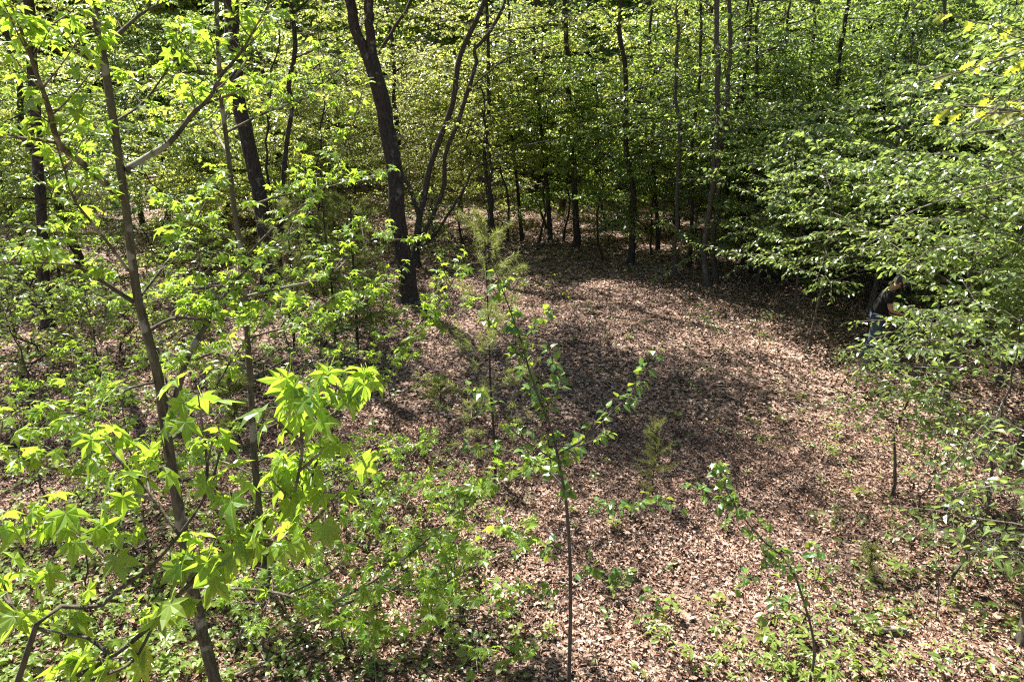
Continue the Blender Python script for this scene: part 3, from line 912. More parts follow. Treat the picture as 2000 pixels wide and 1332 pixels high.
S_base = G(968, 938)
pine('pine_sapling', 'thin pine sapling with wispy needle tufts in the middle of the clearing', S_base,
     [(965, 850), (958, 760), (955, 650), (951, 560), (948, 480), (945, 435)], float(S_base[1]), .020, 41, 34, 1.0, .6, 42, .115, tufts=4, wid=.0035)
p_ = G(698, 685)
pine('pine_sapling', 'young pine with dense needles in front of the thick forked dark trunk', p_, [(695, 600), (690, 520), (686, 440), (684, 400)], float(p_[1]), .035, 42, 40, 1.0, .35, 55, .13)
p_ = G(655, 680)
pine('pine_sapling', 'young pine with a thin dark stem beside the denser young pine, on its left', p_, [(652, 600), (640, 500), (632, 420), (630, 380)], float(p_[1]), .03, 43, 34, .9, .5, 50, .13)
p_ = G(575, 690)
pine('pine_sapling', 'young pine half hidden by sweetgum leaves, leftmost of the three young pines', p_, [(572, 600), (566, 500), (560, 400)], float(p_[1]), .03, 44, 34, .9, .5, 50, .13)
p_ = G(862, 790)
pine('pine_seedling', 'low tuft of pine needles left of the thin pine sapling', p_, [(860, 775), (858, 750)], float(p_[1]), .008, 45, 9, .35, .08, 45, .11)
p_ = G(1276, 972)
pine('cedar_seedling', 'small olive-brown cedar seedling standing alone on the litter', p_, [(1275, 940), (1280, 880), (1284, 825)], float(p_[1]), .008, 46, 34, .27, .10, 20, .05, 'cedar', tufts=6, rise=.5, wid=.0022)
p_ = G(1700, 1130)
pine('cedar_seedling', 'tiny green cedar seedling at the edge of the lower right shade', p_, [(1700, 1105), (1705, 1070)], float(p_[1]), .006, 47, 22, .15, .04, 30, .03, 'needle', tufts=4, rise=.6, wid=.003)
p_ = G(470, 860)
pine('pine_seedling', 'bushy pine seedling behind the slender second sweetgum', p_, [(455, 800), (445, 740)], float(p_[1]), .015, 48, 26, .5, .15, 50, .11)


# ================================================================== BROADLEAF TREES OF THE CLEARING EDGE
def edge_tree(name, label, base, stems, Y, leaf, mat, seed, crown_kw, top=6.0, bark='bark', group=None, own=0, r_lean=0.0, cat_='tree'):
    """stems: list of (r0, r1, [(px,py)...], continue_up) ; the first starts on the ground"""
    r = np.random.default_rng(seed)
    root = thing(name, label, cat_, base, group)
    gb = Geo(); Ls = []
    for i, (r0, r1, pts, cont) in enumerate(stems):
        P = [at(p[0], p[1], p[2] if len(p) > 2 else Y) for p in pts]
        if i == 0: P = [np.array(base) - UP * .1] + P
        if cont:
            d = unit(P[-1] - P[-2]); d = unit(d + UP * .5)
            for k in range(1, 4): P.append(P[-1] + d * cont / 3 + r.normal(size=3) * .12)
        P = smooth(P, len(P) * 3)
        w = np.cumsum(r.normal(size=(len(P), 3)) * np.array([1, 1, 0]) * (.045 if r0 < .1 else .018), axis=0); w -= np.linspace(0, 1, len(P))[:, None] * w[-1] * .8; w[0] = 0
        P = P + w
        g = Geo()
        rad = trunk_radii(len(P), r0, r1, .6 if i == 0 else 0)
        g.tube(P, rad, 10, r, .04)
        link('trunk' if i == 0 else 'stem', g.mesh('trunk', M[bark], base, flat=False), root)
        if cont or crown_kw.get('all'):
            kw = {k: v for k, v in crown_kw.items() if k not in ('zfrom', 'all')}
            z0 = crown_kw.get('zfrom', P[0][2] + 1.0)
            Ls.append(crown(P, r, max(z0, P[0][2] + .2), P[-1][2], leaf=leaf, gb=gb, **kw))
    o = link('branches', gb.mesh('branches', M[bark], base), root); o['kind'] = 'stuff'
    g = Geo(); g.leaves(DIAM, cat(Ls))
    o = link('crown', g.mesh('crown', M[mat], base), root)
    return root


def gb_(px, py):
    b = G(px, py); return b, float(b[1])


high = dict(zfrom=6.5, n=22, ln=2.6, twig=.7, twig_step=.24, leaf_step=.09)
shade = dict(zfrom=7.2, n=17, ln=4.6, twig=1.1, twig_step=.17, leaf_step=.08)
b, Y = gb_(528, 578)
edge_tree('oak_tree', 'thick dark-barked tree rising behind the two foreground sweetgums', b,
          [(.17, .14, [(505, 405), (497, 338), (483, 270), (470, 203), (455, 84), (447, 0)], 4.6)], Y, .13, 'green', 61, shade)
b, Y = gb_(92, 640)
edge_tree('oak_tree', 'dark trunk half hidden by leaves near the left picture edge', b,
          [(.11, .08, [(84, 560), (78, 450), (66, 300), (55, 150), (46, 0)], 4.6)], Y, .13, 'green', 60, dict(shade, zfrom=6.6, n=15, ln=3.8))  # tree with its crown above the view, added to shade the left ground
b, Y = gb_(548, 568)
edge_tree('maple_tree', 'slim dark trunk just right of the thick dark-barked tree', b,
          [(.06, .045, [(541, 470), (545, 420), (555, 300), (562, 200), (566, 120), (565, 0)], 5.0), (.035, .015, [(545, 430), (525, 340), (520, 250), (530, 150), (545, 60)], 0)], Y, .12, 'green', 62, dict(high, zfrom=5.5, n=20))
b, Y = gb_(800, 592)
edge_tree('oak_tree', 'thick dark tree whose trunk forks high up, at the left edge of the clearing', b,
          [(.20, .165, [(788, 520), (775, 440), (764, 338), (752, 236), (737, 169), (719, 111)], 0),
           (.12, .09, [(722, 120), (701, 68), (683, 0)], 4.6), (.11, .08, [(724, 125), (727, 85), (724, 40), (722, 0)], 4.6)], Y, .14, 'green', 63, dict(shade, az=(-1.3, 1.5)))
b, Y = gb_(814, 520)
edge_tree('ironwood_tree', 'many-stemmed tree with bare grey stems fanning up from one base at the clearing edge', b,
          [(.10, .05, [(817, 450), (838, 360), (855, 290), (885, 210), (895, 130), (915, 70), (945, 0)], 4.0),
           (.075, .035, [(817, 470), (835, 420), (855, 370), (870, 290), (905, 185), (920, 120), (935, 80), (972, 0)], 4.0),
           (.07, .035, [(815, 480), (816, 439), (809, 372), (789, 314), (779, 236), (755, 176), (749, 135), (762, 95), (782, 44), (806, 0)], 3.0),
           (.055, .012, [(816, 490), (860, 446), (897, 395), (928, 358), (951, 321), (1029, 287), (1075, 275)], 0),
           (.03, .01, [(905, 185), (930, 155), (960, 130), (1000, 108), (1070, 90), (1110, 78)], 0),
           (.025, .01, [(812, 400), (760, 385), (700, 380)], 0),
           (.025, .01, [(757, 178), (700, 140), (640, 105)], 0)], Y, .10, 'pale', 64, dict(zfrom=6.0, n=14, ln=2.2, twig=.6, twig_step=.3, leaf_step=.11), bark='stem')
b, Y = gb_(966, 506)
edge_tree('maple_tree', 'straight thin trunk at the back of the clearing, right of a pine sapling tip', b,
          [(.065, .04, [(964, 440), (958, 350), (952, 250), (950, 130), (948, 0)], 5.0)], Y, .12, 'lime', 65, dict(high, bias=1.6, zfrom=3.2, n=20, ln=2.2))
b, Y = gb_(953, 516)
edge_tree('maple_tree', 'short thin trunk close on the left of the straight thin trunk at the back', b,
          [(.05, .025, [(953, 440), (951, 360), (946, 300)], 2.0)], Y, .11, 'lime', 66, dict(zfrom=2.6, n=14, ln=1.6, twig=.5, twig_step=.22, leaf_step=.09))
b, Y = gb_(1126, 482)
edge_tree('oak_tree', 'dark trunk standing alone behind the middle of the clearing', b,
          [(.10, .06, [(1122, 400), (1117, 321), (1110, 236), (1108, 120), (1104, 0)], 6.0)], Y, .13, 'lime', 67, dict(high, bias=1.6, zfrom=3.4, n=24, ln=2.6))
b, Y = gb_(1230, 515)
edge_tree('oak_tree', 'tall straight dark trunk right of centre at the far edge of the clearing', b,
          [(.085, .05, [(1228, 405), (1224, 300), (1222, 236), (1219, 120), (1216, 0)], 6.0)], Y, .13, 'green', 68, dict(high, bias=1.6, zfrom=3.0, n=25, ln=2.6))
b, Y = gb_(1318, 536)
edge_tree('maple_tree', 'slim pale-grey trunk left of the twin trunks', b,
          [(.055, .035, [(1320, 440), (1322, 330), (1325, 200), (1330, 60), (1332, 0)], 5.0)], Y, .11, 'green', 69, dict(high, bias=1.6, zfrom=2.4, n=25, ln=2.0), bark='bark2')
b, Y = gb_(1385, 560)
edge_tree('maple_tree', 'left one of the twin grey trunks at the right side of the clearing', b,
          [(.07, .05, [(1385, 480), (1386, 380), (1390, 250), (1393, 130), (1397, 0)], 6.0)], Y, .11, 'green', 70, dict(high, bias=1.6, zfrom=3.0, n=24, ln=2.2), bark='bark2')
b, Y = gb_(1400, 548)
edge_tree('maple_tree', 'right one of the twin grey trunks, bending right as it rises', b,
          [(.06, .04, [(1399, 460), (1403, 340), (1409, 240), (1417, 150), (1428, 60), (1432, 0)], 6.0)], Y, .11, 'green', 71, dict(high, bias=1.6, zfrom=3.2, n=22, ln=2.2), bark='bark2')
b, Y = gb_(1452, 520)
edge_tree('hornbeam_tree', 'thin crooked trunk right of the twin grey trunks', b,
          [(.06, .03, [(1456, 380), (1448, 300), (1447, 180), (1458, 80), (1466, 0)], 4.0)], Y, .11, 'green', 72, dict(high, bias=1.6, zfrom=3.0, n=19, ln=2.0))
b, Y = gb_(1640, 520)
edge_tree('hornbeam_tree', 'slim trunk rising from the layered foliage right of the clearing', b,
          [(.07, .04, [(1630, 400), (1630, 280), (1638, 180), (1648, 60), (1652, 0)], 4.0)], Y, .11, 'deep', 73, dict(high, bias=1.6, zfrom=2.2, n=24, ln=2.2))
b, Y = gb_(1795, 470)
edge_tree('oak_tree', 'thick dark trunk in the deep shade of the upper right', b,
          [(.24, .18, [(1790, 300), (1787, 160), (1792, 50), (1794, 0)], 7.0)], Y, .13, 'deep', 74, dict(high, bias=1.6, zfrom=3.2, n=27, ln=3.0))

# dark slim trunks in the shade behind the clearing
k = 0
for px, py, tx, r0, nm in ((1345, 522, 1362, .06, 'slim dark trunk between the pale-grey trunk and the twin trunks'), (1472, 530, 1480, .055, 'slim dark trunk rooted at the left end of the fallen log'),
                           (1512, 524, 1532, .05, 'thin dark trunk rising behind the fallen log'), (1075, 470, 1044, .09, 'dark trunk in deep shade left of the lone trunk behind the clearing'),
                           (1285, 490, 1266, .07, 'dark shaded trunk behind the pale-grey slim trunk'), (1020, 470, 1012, .07, 'thin dark trunk at the far left end of the grey fallen branch'), (1560, 505, 1580, .06, 'thin dark trunk at the right end of the fallen log'),
                           (1420, 500, 1462, .06, 'dark leaning trunk in shade behind the twin grey trunks')):
    b, Y = gb_(px, py)
    edge_tree('slim_tree', nm, b, [(r0 * .75, r0 * .45, [((px * 2 + tx) / 3, py * .62), (tx, py * .2), (tx + 2, 0)], 5.0)], Y, .12, ['green', 'deep'][k % 2], 80 + k, dict(high, zfrom=2.8 + (k % 3), bias=1.5, n=16, ln=2.2))
    k += 1

# ================================================================== FOREST BEHIND: instanced kinds
def proto(seed, H, r0, z0, n, ln, leaf, mat, bark, twig=.7, leaf_step=.085, twig_step=.22, rise=(.1, .5), low=.9, wig=.11, bias=1.0):
    r = np.random.default_rng(seed)
    P = trunk_path(np.zeros(3), H, r, (r.normal() * .035, r.normal() * .035), wig)
    g = Geo(); g.tube(P, trunk_radii(len(P), r0, r0 * .2), 7, r, .04)
    gb = Geo(); L = crown(P, r, z0, H * .98, n, ln, leaf, gb, twig, twig_step, leaf_step, rise, low, bias=bias)
    gl = Geo(); gl.leaves(DIAM, L)
    return (g.mesh('trunk', M[bark], flat=False), gb.mesh('branches', M[bark]), gl.mesh('crown', M[mat]))


TALL = [proto(101, 16, .12, 2.2, 18, 3.5, .135, 'green', 'bark', .95, .06, .15, bias=1.6), proto(102, 15, .10, 1.6, 19, 3.2, .135, 'lime', 'bark', .9, .06, .15, bias=1.7),
        proto(103, 17, .13, 2.6, 18, 3.6, .145, 'deep', 'bark', .95, .06, .15, bias=1.6), proto(104, 14, .08, 1.4, 17, 3.0, .13, 'green', 'bark2', .9, .06, .15, bias=1.7), proto(105, 15, .10, 2.0, 18, 3.0, .11, 'pale', 'bark', .9, .07, .17, (.2, .7), bias=1.6)]
UNDER = [proto(111, 6.5, .045, .6, 20, 2.6, .115, 'green', 'bark', .8, .045, .11, (-.08, .3)), proto(112, 5.0, .035, .4, 18, 2.2, .11, 'lime', 'bark2', .7, .045, .11, (-.08, .3)),
         proto(113, 7.5, .055, .9, 22, 2.8, .12, 'deep', 'bark', .8, .045, .11, (-.08, .35)), proto(114, 6.0, .04, .6, 24, 2.1, .09, 'pale', 'bark2', .6, .055, .14, (.1, .6))]
HANG = [proto(131, 6.0, .035, 1.9, 15, 2.4, .11, 'green', 'bark', .75, .045, .11, (-.12, .2)), proto(132, 7.0, .04, 2.3, 16, 2.6, .11, 'lime', 'bark', .75, .045, .11, (-.1, .25)), proto(133, 4.6, .03, 1.2, 14, 2.1, .105, 'deep', 'bark', .7, .045, .11, (-.1, .25))]
SHRUB = [proto(121, 2.0, .02, .25, 15, .8, .10, 'green', 'bark', .35, .06, .14, (.1, .5)), proto(122, 1.4, .016, .15, 13, .7, .09, 'deep', 'bark', .32, .06, .14, (.1, .5)), proto(123, 1.0, .012, .1, 11, .5, .08, 'lime', 'bark', .28, .055, .12, (.1, .6))]


def grow(name, label, cat_, p, kind, s, rot, group=None):
    root = thing(name, label, cat_, p, group)
    root.rotation_euler = (0, 0, rot); root.scale = (s, s, s)
    for nm, me in zip(('trunk', 'branches', 'crown'), kind):
        o = link(nm, me, root)
        if nm == 'branches': o['kind'] = 'stuff'
    return root


LAND = [(60, 'the left picture edge'), (250, 'the forked foreground sweetgum'), (450, 'the slender second sweetgum'), (525, 'the thick dark-barked tree'), (660, 'the young pines'), (750, 'the thick forked dark tree'),
        (880, 'the many-stemmed grey tree'), (955, 'the straight thin trunk at the back'), (1115, 'the lone trunk behind the clearing'), (1222, 'the tall straight dark trunk'), (1322, 'the slim pale-grey trunk'),
        (1400, 'the twin grey trunks'), (1520, 'the fallen log'), (1640, 'the slim trunk above the layered foliage'), (1720, 'the person in black'), (1790, 'the thick trunk in deep shade'), (1950, 'the yellow-leaved oak branch')]
TALLW = ['tall leafy green tree', 'tall bright lime-green tree', 'tall deep-green tree', 'tall slim grey-barked tree', 'tall airy bronze-leaved tree']
UNDW = ['layered green understory tree', 'layered lime-green understory tree', 'layered deep-green understory tree', 'airy bronze-leaved understory tree']
used = {}


def where(p):
    px, py, dep = proj(np.array(p) + UP * 2.0)
    d, nm = min(LAND, key=lambda q: abs(q[0] - px))
    side = 'just left of' if px < d - 28 else ('just right of' if px > d + 28 else 'straight behind')
    row = 'near row' if p[1] < 24 else ('second row' if p[1] < 29 else ('third row' if p[1] < 35 else 'back row'))
    return f'{side} {nm}, {row}'


def uniq(word, p):
    l = f'{word} {where(p)}'
    used.setdefault(l, 0); used[l] += 1
    return l if used[l] == 1 else f'{["", "", "another", "third", "fourth", "fifth", "sixth"][min(used[l], 6)]} {l}'


r = np.random.default_rng(77)
pts = []


def try_spots(n, y0, y1, dmin, ok=lambda x, y: True, wide=.84):
    out = []
    for _ in range(n * 30):
        if len(out) >= n: break
        y = r.uniform(y0, y1); x = r.uniform(-1, 1) * (wide * y + 2)
        if not ok(x, y): continue
        if all((x - a) ** 2 + (y - b_) ** 2 > dmin ** 2 for a, b_ in pts):
            pts.append((x, y)); out.append((x, y))
    return out


def clear(x, y):
    px, py, dep = proj((x, y, 0.))
    # keep the open floor free
    if y < 23.5 and 560 < px < 1600: return False
    if y < 17 and px < 560: return False
    if y < 15 and px > 1560: return False
    return True


for x, y in try_spots(48, 15, 44, 1.8, lambda x, y: clear(x, y) and (r.random() < .55 or x > 1.5)):
    px, _, _ = proj((x, y, 2.))
    k = int(r.choice(5, p=[.25, .4, .0, .15, .2] if px < 1050 else [.3, .1, .38, .2, .02]))
    p = (x, y, float(hgt(x, y)))
    grow('woodland_tree', uniq(TALLW[k], p), 'tree', p, TALL[k], r.uniform(.85, 1.2), r.uniform(0, 6.28), 'tall woodland trees behind the clearing')
for x, y in try_spots(100, 14, 42, 1.1, clear):
    px, _, _ = proj((x, y, 2.))
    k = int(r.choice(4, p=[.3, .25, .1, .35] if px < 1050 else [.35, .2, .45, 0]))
    p = (x, y, float(hgt(x, y)))
    grow('understory_tree', uniq(UNDW[k], p), 'tree', p, UNDER[k], r.uniform(.8, 1.25), r.uniform(0, 6.28), 'understory trees round the clearing')

for px, py, k, s_, lab in ((1182, 505, 0, 1.0, 'slim understory tree with level sprays before the tall straight dark trunk'), (1275, 500, 2, 1.1, 'small understory tree with low green sprays beside the pale-grey trunk'), (1362, 512, 0, .95, 'understory tree whose sprays cross the twin grey trunks'),
                          (1440, 512, 2, 1.0, 'dark understory tree behind the left end of the fallen log'), (1535, 510, 0, 1.1, 'understory tree with level sprays above the fallen log'), (1050, 478, 1, 1.0, 'lime-green understory tree above the grey fallen branch'),
                          (990, 470, 1, 1.1, 'lime-green understory tree right of the straight thin trunk'), (905, 478, 1, .9, 'pale lime understory tree behind the many-stemmed tree'), (1100, 470, 0, 1.0, 'understory tree close to the lone trunk behind the clearing'),
                          (640, 520, 1, 1.0, 'lime understory tree between the two thick dark trunks'), (330, 580, 2, 1.0, 'dark understory tree behind the forked foreground sweetgum'), (120, 560, 0, 1.0, 'understory tree in the left shade'),
                          (612, 480, 3, 1.2, 'airy bronze-leaved tree between the two thick dark trunks'), (690, 470, 3, 1.3, 'airy bronze-leaved tree straight behind the young pines'), (770, 465, 3, 1.25, 'airy bronze-leaved tree behind the thick forked trunk'), (850, 460, 3, 1.3, 'airy bronze-leaved tree seen through the grey stems'),
                          (1595, 515, 2, 1.0, 'dark understory tree at the right end of the fallen log'), (1235, 470, 1, 1.15, 'tall lime understory tree deep behind the tall straight trunk')):
    grow('understory_tree', lab, 'tree', G(px, py), (HANG + UNDER[3:])[k], s_, r.uniform(0, 6.28), 'understory trees round the clearing')

# far wood: one mass beyond the last row one can tell apart
rf = np.random.default_rng(88)
fw = thing('distant_woodland', 'far mass of bright green woodland, its right-hand leaves darkened for shade, filling the gaps behind the trees', 'woodland', (0, 60, 0)); fw['kind'] = 'stuff'
FARP = []
for k, mt in enumerate(('lime', 'green', 'lime', 'deep', 'deep')):
    H = 19.0; n = 9000
    P = trunk_path((0, 0, 0), H, rf, (0, 0), .1, 8); gt = Geo(); gt.tube(P, np.linspace(.2, .05, 8), 5)
    zz = rf.uniform(.01, 1, n) ** .9 * H
    rad = 4.0 * np.sqrt(rf.random(n)) * (1 - .5 * (zz / H) ** 3); aa = rf.uniform(0, 6.28, n)
    zq = np.round((zz + .5 * np.sin(aa * 3)) / 1.1) * 1.1 + rf.normal(size=n) * .2 - .04 * rad * rad
    pos = np.stack([rad * np.cos(aa), rad * np.sin(aa), np.maximum(zq, .1)], 1)
    g = Geo(); g.leaves(DIAM, np.hstack([pos, jit(rf, n, 1) * np.array([1, 1, .6]), UP + jit(rf, n, .7), rf.uniform(.22, .45, (n, 1))]))
    FARP.append((gt.mesh('trunks', M['bark']), g.mesh('foliage', M[mt])))
for i in range(150):
    y = rf.uniform(43, 85); x = rf.uniform(-1, 1) * (.84 * y + 3); k = int(rf.integers(3)) if x < .1 * y + rf.normal() * 4 else int(rf.integers(1, 5)); s_ = rf.uniform(.8, 1.25); a = rf.uniform(0, 6.28)  # darker leaf kinds on the right put the shaded gaps into the colour
    for nm, me in zip(('trunks', 'foliage'), FARP[k]):
        o = link(nm, me, fw, (x, y - 60, float(hgt(x, y)))); o.rotation_euler = (0, 0, a); o.scale = (s_,) * 3; o['kind'] = 'stuff'

# ================================================================== RIGHT-HAND BEECHES AND SAPLINGS
def spray_tree(name, label, base, H, r0, z0, n, ln, leaf, mat, seed, az=None, tpls=OV, key='ov', bark='bark2', most=300, lean=(0, 0), cat_='tree', twig=.55, step=.13, lstep=.055, rise=(-.05, .35), thick=.02, keep=None, minpx=9, bias=1.0):
    r = np.random.default_rng(seed)
    root = thing(name, label, cat_, base)
    P = trunk_path(base, H, r, lean, .03)
    g = Geo(); g.tube(P, trunk_radii(len(P), r0, r0 * .2, .2), 8, r, .04)
    link('trunk', g.mesh('trunk', M[bark], base, flat=False), root)
    gb = Geo(); L = crown(P, r, base[2] + z0, base[2] + H * .98, n, ln, leaf, gb, twig, step, lstep, rise, .95, .55, thick, az, avoid=keep is not_person, bias=bias)
    if keep is not None: L = L[keep(L)]
    o = link('branches', gb.mesh('branches', M[bark], base), root); o['kind'] = 'stuff'
    put_leaves(root, L, tpls, key, M[mat], most, minpx=minpx)
    return root


def on(x, y): return np.array([x, y, float(hgt(x, y))])


def not_person(L):
    px, py, dep = proj(L[:, :3])
    win = (px > 1674) & (px < 1745) & (py > 530) & (py < 625)
    return ~(win & (dep < 13.6) & (np.random.default_rng(1).random(len(L)) > .68))


spray_tree('beech_tree', 'leafy beech filling the right edge with layered sprays', on(7.0, 8.3), 5.2, .045, 1.3, 34, 2.2, .10, 'beech', 201, keep=not_person)
spray_tree('beech_tree', 'leafy beech reaching left above the person in black', on(8.4, 10.8), 5.6, .06, 1.0, 38, 2.7, .108, 'beech', 202, keep=not_person)
spray_tree('beech_tree', 'beech with drooping sprays farther back in the upper right', on(10.8, 13.5), 7.5, .08, 1.0, 40, 3.0, .13, 'beech', 203, keep=not_person)
spray_tree('beech_tree', 'broad layered beech behind the person at the right clearing edge', on(8.2, 15.0), 5.6, .06, .5, 38, 2.9, .13, 'beech', 204, keep=not_person)
spray_tree('beech_tree', 'low spreading beech at the right of the shaded fallen log', on(9.6, 17.5), 6.0, .06, .6, 38, 3.0, .13, 'beech', 205)
spray_tree('beech_tree', 'beech crowding the right edge below the yellow oak leaves', on(9.9, 10.0), 6.5, .07, 1.2, 38, 2.6, .12, 'beech', 206)
spray_tree('beech_tree', 'bright beech hanging over the right of the person in black', on(6.9, 9.9), 4.8, .05, 1.2, 32, 2.2, .098, 'beech', 221, keep=not_person)
spray_tree('beech_tree', 'low wide beech left of the person at the shaded clearing edge', on(6.5, 17.6), 4.6, .05, .5, 40, 2.3, .115, 'beech', 222, keep=not_person)
spray_tree('beech_tree', 'upper beech spreading above the low wide one, right of the twin trunks', on(7.4, 20.5), 7.0, .06, 1.6, 46, 2.8, .13, 'beech', 223, keep=not_person)
spray_tree('beech_tree', 'thin-stemmed beech with bright sprays just left of and above the person', on(6.0, 12.9), 3.8, .03, 1.3, 26, 1.8, .10, 'beech', 224, keep=not_person)
spray_tree('beech_tree', 'slim beech with bright sprays between the twin trunks and the person', on(6.6, 15.2), 4.6, .035, 1.5, 28, 2.0, .11, 'beech', 225, keep=not_person)
Q = G(1740, 968)
spray_tree('beech_sapling', 'thin-stemmed beech sapling standing in front of the legs of the person', Q, 2.5, .022, .95, 30, .85, .08, 'beech', 207, twig=.32, step=.11, lstep=.05, cat_='sapling', keep=not_person)
b = G(1800, 1003)
spray_tree('beech_sapling', 'small stick-like sapling right of the thin-stemmed beech sapling', b, 1.5, .012, .6, 8, .5, .07, 'beech', 208, twig=.22, step=.1, lstep=.05, cat_='sapling')
spray_tree('blackgum_sapling', 'bushy sapling with broad leaves reaching in at the lower right edge', on(4.85, 4.85), 2.3, .022, .6, 20, 1.3, .095, 'beech', 209, twig=.36, step=.13, lstep=.06, cat_='sapling')
spray_tree('blackgum_sapling', 'leafy sapling on the right edge above the bushy broad-leaved one', on(5.25, 6.4), 2.6, .025, .8, 15, 1.1, .085, 'beech', 210, twig=.36, step=.13, lstep=.06, cat_='sapling')
spray_tree('blackgum_sapling', 'broad-leaved sapling right of the leaning pear, shading the lower right litter', on(4.45, 5.7), 1.6, .016, .35, 9, .7, .085, 'beech', 212, twig=.34, step=.12, lstep=.055, cat_='sapling')
# oak with yellow new leaves at the upper right
spray_tree('oak_tree', 'oak branch with yellow lobed leaves hanging in at the upper right corner', on(4.7, 4.9), 8.5, .09, 4.5, 40, 1.7, .112, 'oakl', 211, tpls=OAK, key='oak', twig=.4, step=.16, lstep=.085, rise=(-.15, .15), thick=.014,
           keep=lambda L: (proj(L[:, :3])[0] > 1815) & (proj(L[:, :3])[1] < 235), bias=2.2)

# stick-like young stems in the clearing
for px, py, h, lab, n in ((1075, 625, 1.15, 'bare stick-like stem in the sunlit middle of the clearing', 3), (1386, 690, 1.0, 'young stem with a few pale leaves in front of the twin trunks', 7),
                          (1285, 480, 1.3, 'thin leafy stem in far shade behind the clearing', 8), (748, 640, 1.6, 'thin stem left of the thick forked dark tree', 6), (868, 580, 1.7, 'small leafy stem right of the many-stemmed grey tree base', 9),
                          (1005, 590, 1.0, 'little leafy stem right of the thin pine sapling', 7), (140, 700, 1.6, 'small leafy sapling in the left shade', 9), (205, 760, 1.5, 'small sapling with a dark stem on the sunlit left litter', 8),
                          (165, 1200, 1.6, 'pale grey stem of a young sapling at the lower left', 9), (1480, 690, .9, 'short leafy stem on the shaded right of the clearing', 6), (1640, 760, .9, 'small leafy stem left of the person', 8)):
    b = G(px, py)
    spray_tree('young_sapling', lab, b, h, .010, h * .45, n, .38, .07, 'beech' if n > 4 else 'oakl', 300 + px, twig=.2, step=.1, lstep=.05, cat_='sapling', bark='bark', minpx=12)

# shrubs along the edges
SHW = ['knee-high green shrub', 'low deep-green shrub', 'tiny lime-green shrub']
rs = np.random.default_rng(93)
spots = [(150, 660), (260, 640), (350, 660), (620, 620), (40, 700), (110, 740), (230, 690), (300, 720), (380, 720), (610, 700), (660, 740), (540, 760), (450, 740), (740, 620), (690, 610), (860, 520), (900, 530), (60, 560), (130, 600), (30, 640), (215, 580), (320, 560), (390, 600), (90, 500), (250, 500), (640, 560), (880, 470), (930, 470), (1000, 455), (1060, 450), (1160, 460), (1250, 452), (1400, 470), (1450, 440), (1530, 460), (1590, 480), (1640, 470), (20, 760), (60, 830), (700, 520), (1180, 475), (840, 470), (1330, 455), (1700, 470), (1580, 560), (1620, 520)]
for i, (px, py) in enumerate(spots):
    b = G(px, py); k = int(rs.integers(3) if py > 520 else rs.integers(2))
    d, nm = min(LAND, key=lambda q: abs(q[0] - px))
    grow('shrub', uniq(SHW[k], b), 'shrub', b, SHRUB[k], rs.uniform(.8, 1.3), rs.uniform(0, 6.28), 'shrubs along the clearing edge')


# ================================================================== GROUND PLANTS
def seedling(kind, seed):
    r = np.random.default_rng(seed); g = Geo()
    n = [6, 9, 7][kind]; Ls = []
    h = [.16, .22, .12][kind]
    g2 = Geo(); g2.sticks([(0, 0, -.02)], [(0, 0, h)], .004, .002)
    for i in range(n):
        a = i * 2.4 + r.uniform(-.3, .3); z = h * (.35 + .65 * (i + 1) / n)
        Ls.append(rec([(math.cos(a) * .01, math.sin(a) * .01, z)], np.array([math.cos(a), math.sin(a), r.uniform(-.2, .35)]), UP + r.normal(size=3) * .3, [[.08, .1, .07][kind] * r.uniform(.7, 1.2)])[0:1])
    L = cat(Ls)
    g.leaves([OV[0], LANCE[1], ROUND[0]][kind], L)
    return g2.mesh('stem', M['twig']), g.mesh('leaves', M[['green', 'lance', 'lime'][kind]], vein=True)


SEED = [seedling(k % 3, 400 + k) for k in range(6)]
rs = np.random.default_rng(92)
cnt = 0
SEEDW = ['small rosette of green leaves', 'upright tuft of narrow leaves', 'tiny round-leaved seedling']
while cnt < 120:
    px = rs.uniform(620, 1990); py = rs.uniform(520, 1325)
    if rs.random() > (.25 + .75 * (py - 500) / 830): continue
    b = G(px, py); k = int(rs.integers(6)); cnt += 1
    o = thing('seedling', SEEDW[k % 3] + ' sprouting from the brown leaf litter', 'seedling', b, 'seedlings scattered over the litter')
    o.rotation_euler = (0, 0, rs.uniform(0, 6.28)); s = rs.uniform(.6, 1.35); o.scale = (s, s, s)
    link('stem', SEED[k][0], o); q = link('leaves', SEED[k][1], o); q['kind'] = 'stuff'


def cover(name, label, n, fx, size, tpls, mat, seed, hmax=.18):
    """low leaves over a patch of ground; fx gives a pixel for each"""
    r = np.random.default_rng(seed); Ls = []
    for _ in range(n):
        px, py = fx(r)
        b = G(px, py)
        c = int(r.integers(3, 7)); h = r.uniform(.03, hmax)
        a = r.uniform(0, 6.28, c)
        d = np.stack([np.cos(a), np.sin(a), r.uniform(-.3, .3, c)], 1)
        Ls.append(np.hstack([b + d * .02 + UP * (h * r.uniform(.5, 1, (c, 1))), d, UP + jit(r, c, .3), size * r.uniform(.6, 1.3, (c, 1))]))
    L = cat(Ls); g = Geo(); w = r.integers(len(tpls), size=len(L))
    for k, tp in enumerate(tpls): g.leaves(tp, L[w == k])
    o = link(name, g.mesh(name, M[mat], vein=True)); tag(o, label, 'ground cover', kind='stuff')


def left_patch(r):
    while True:
        px, py = r.uniform(-40, 620), r.uniform(700, 1340)
        if r.random() < np.clip((px * -.0016 + 1.0) * ((py - 640) / 500), .05, 1): return px, py


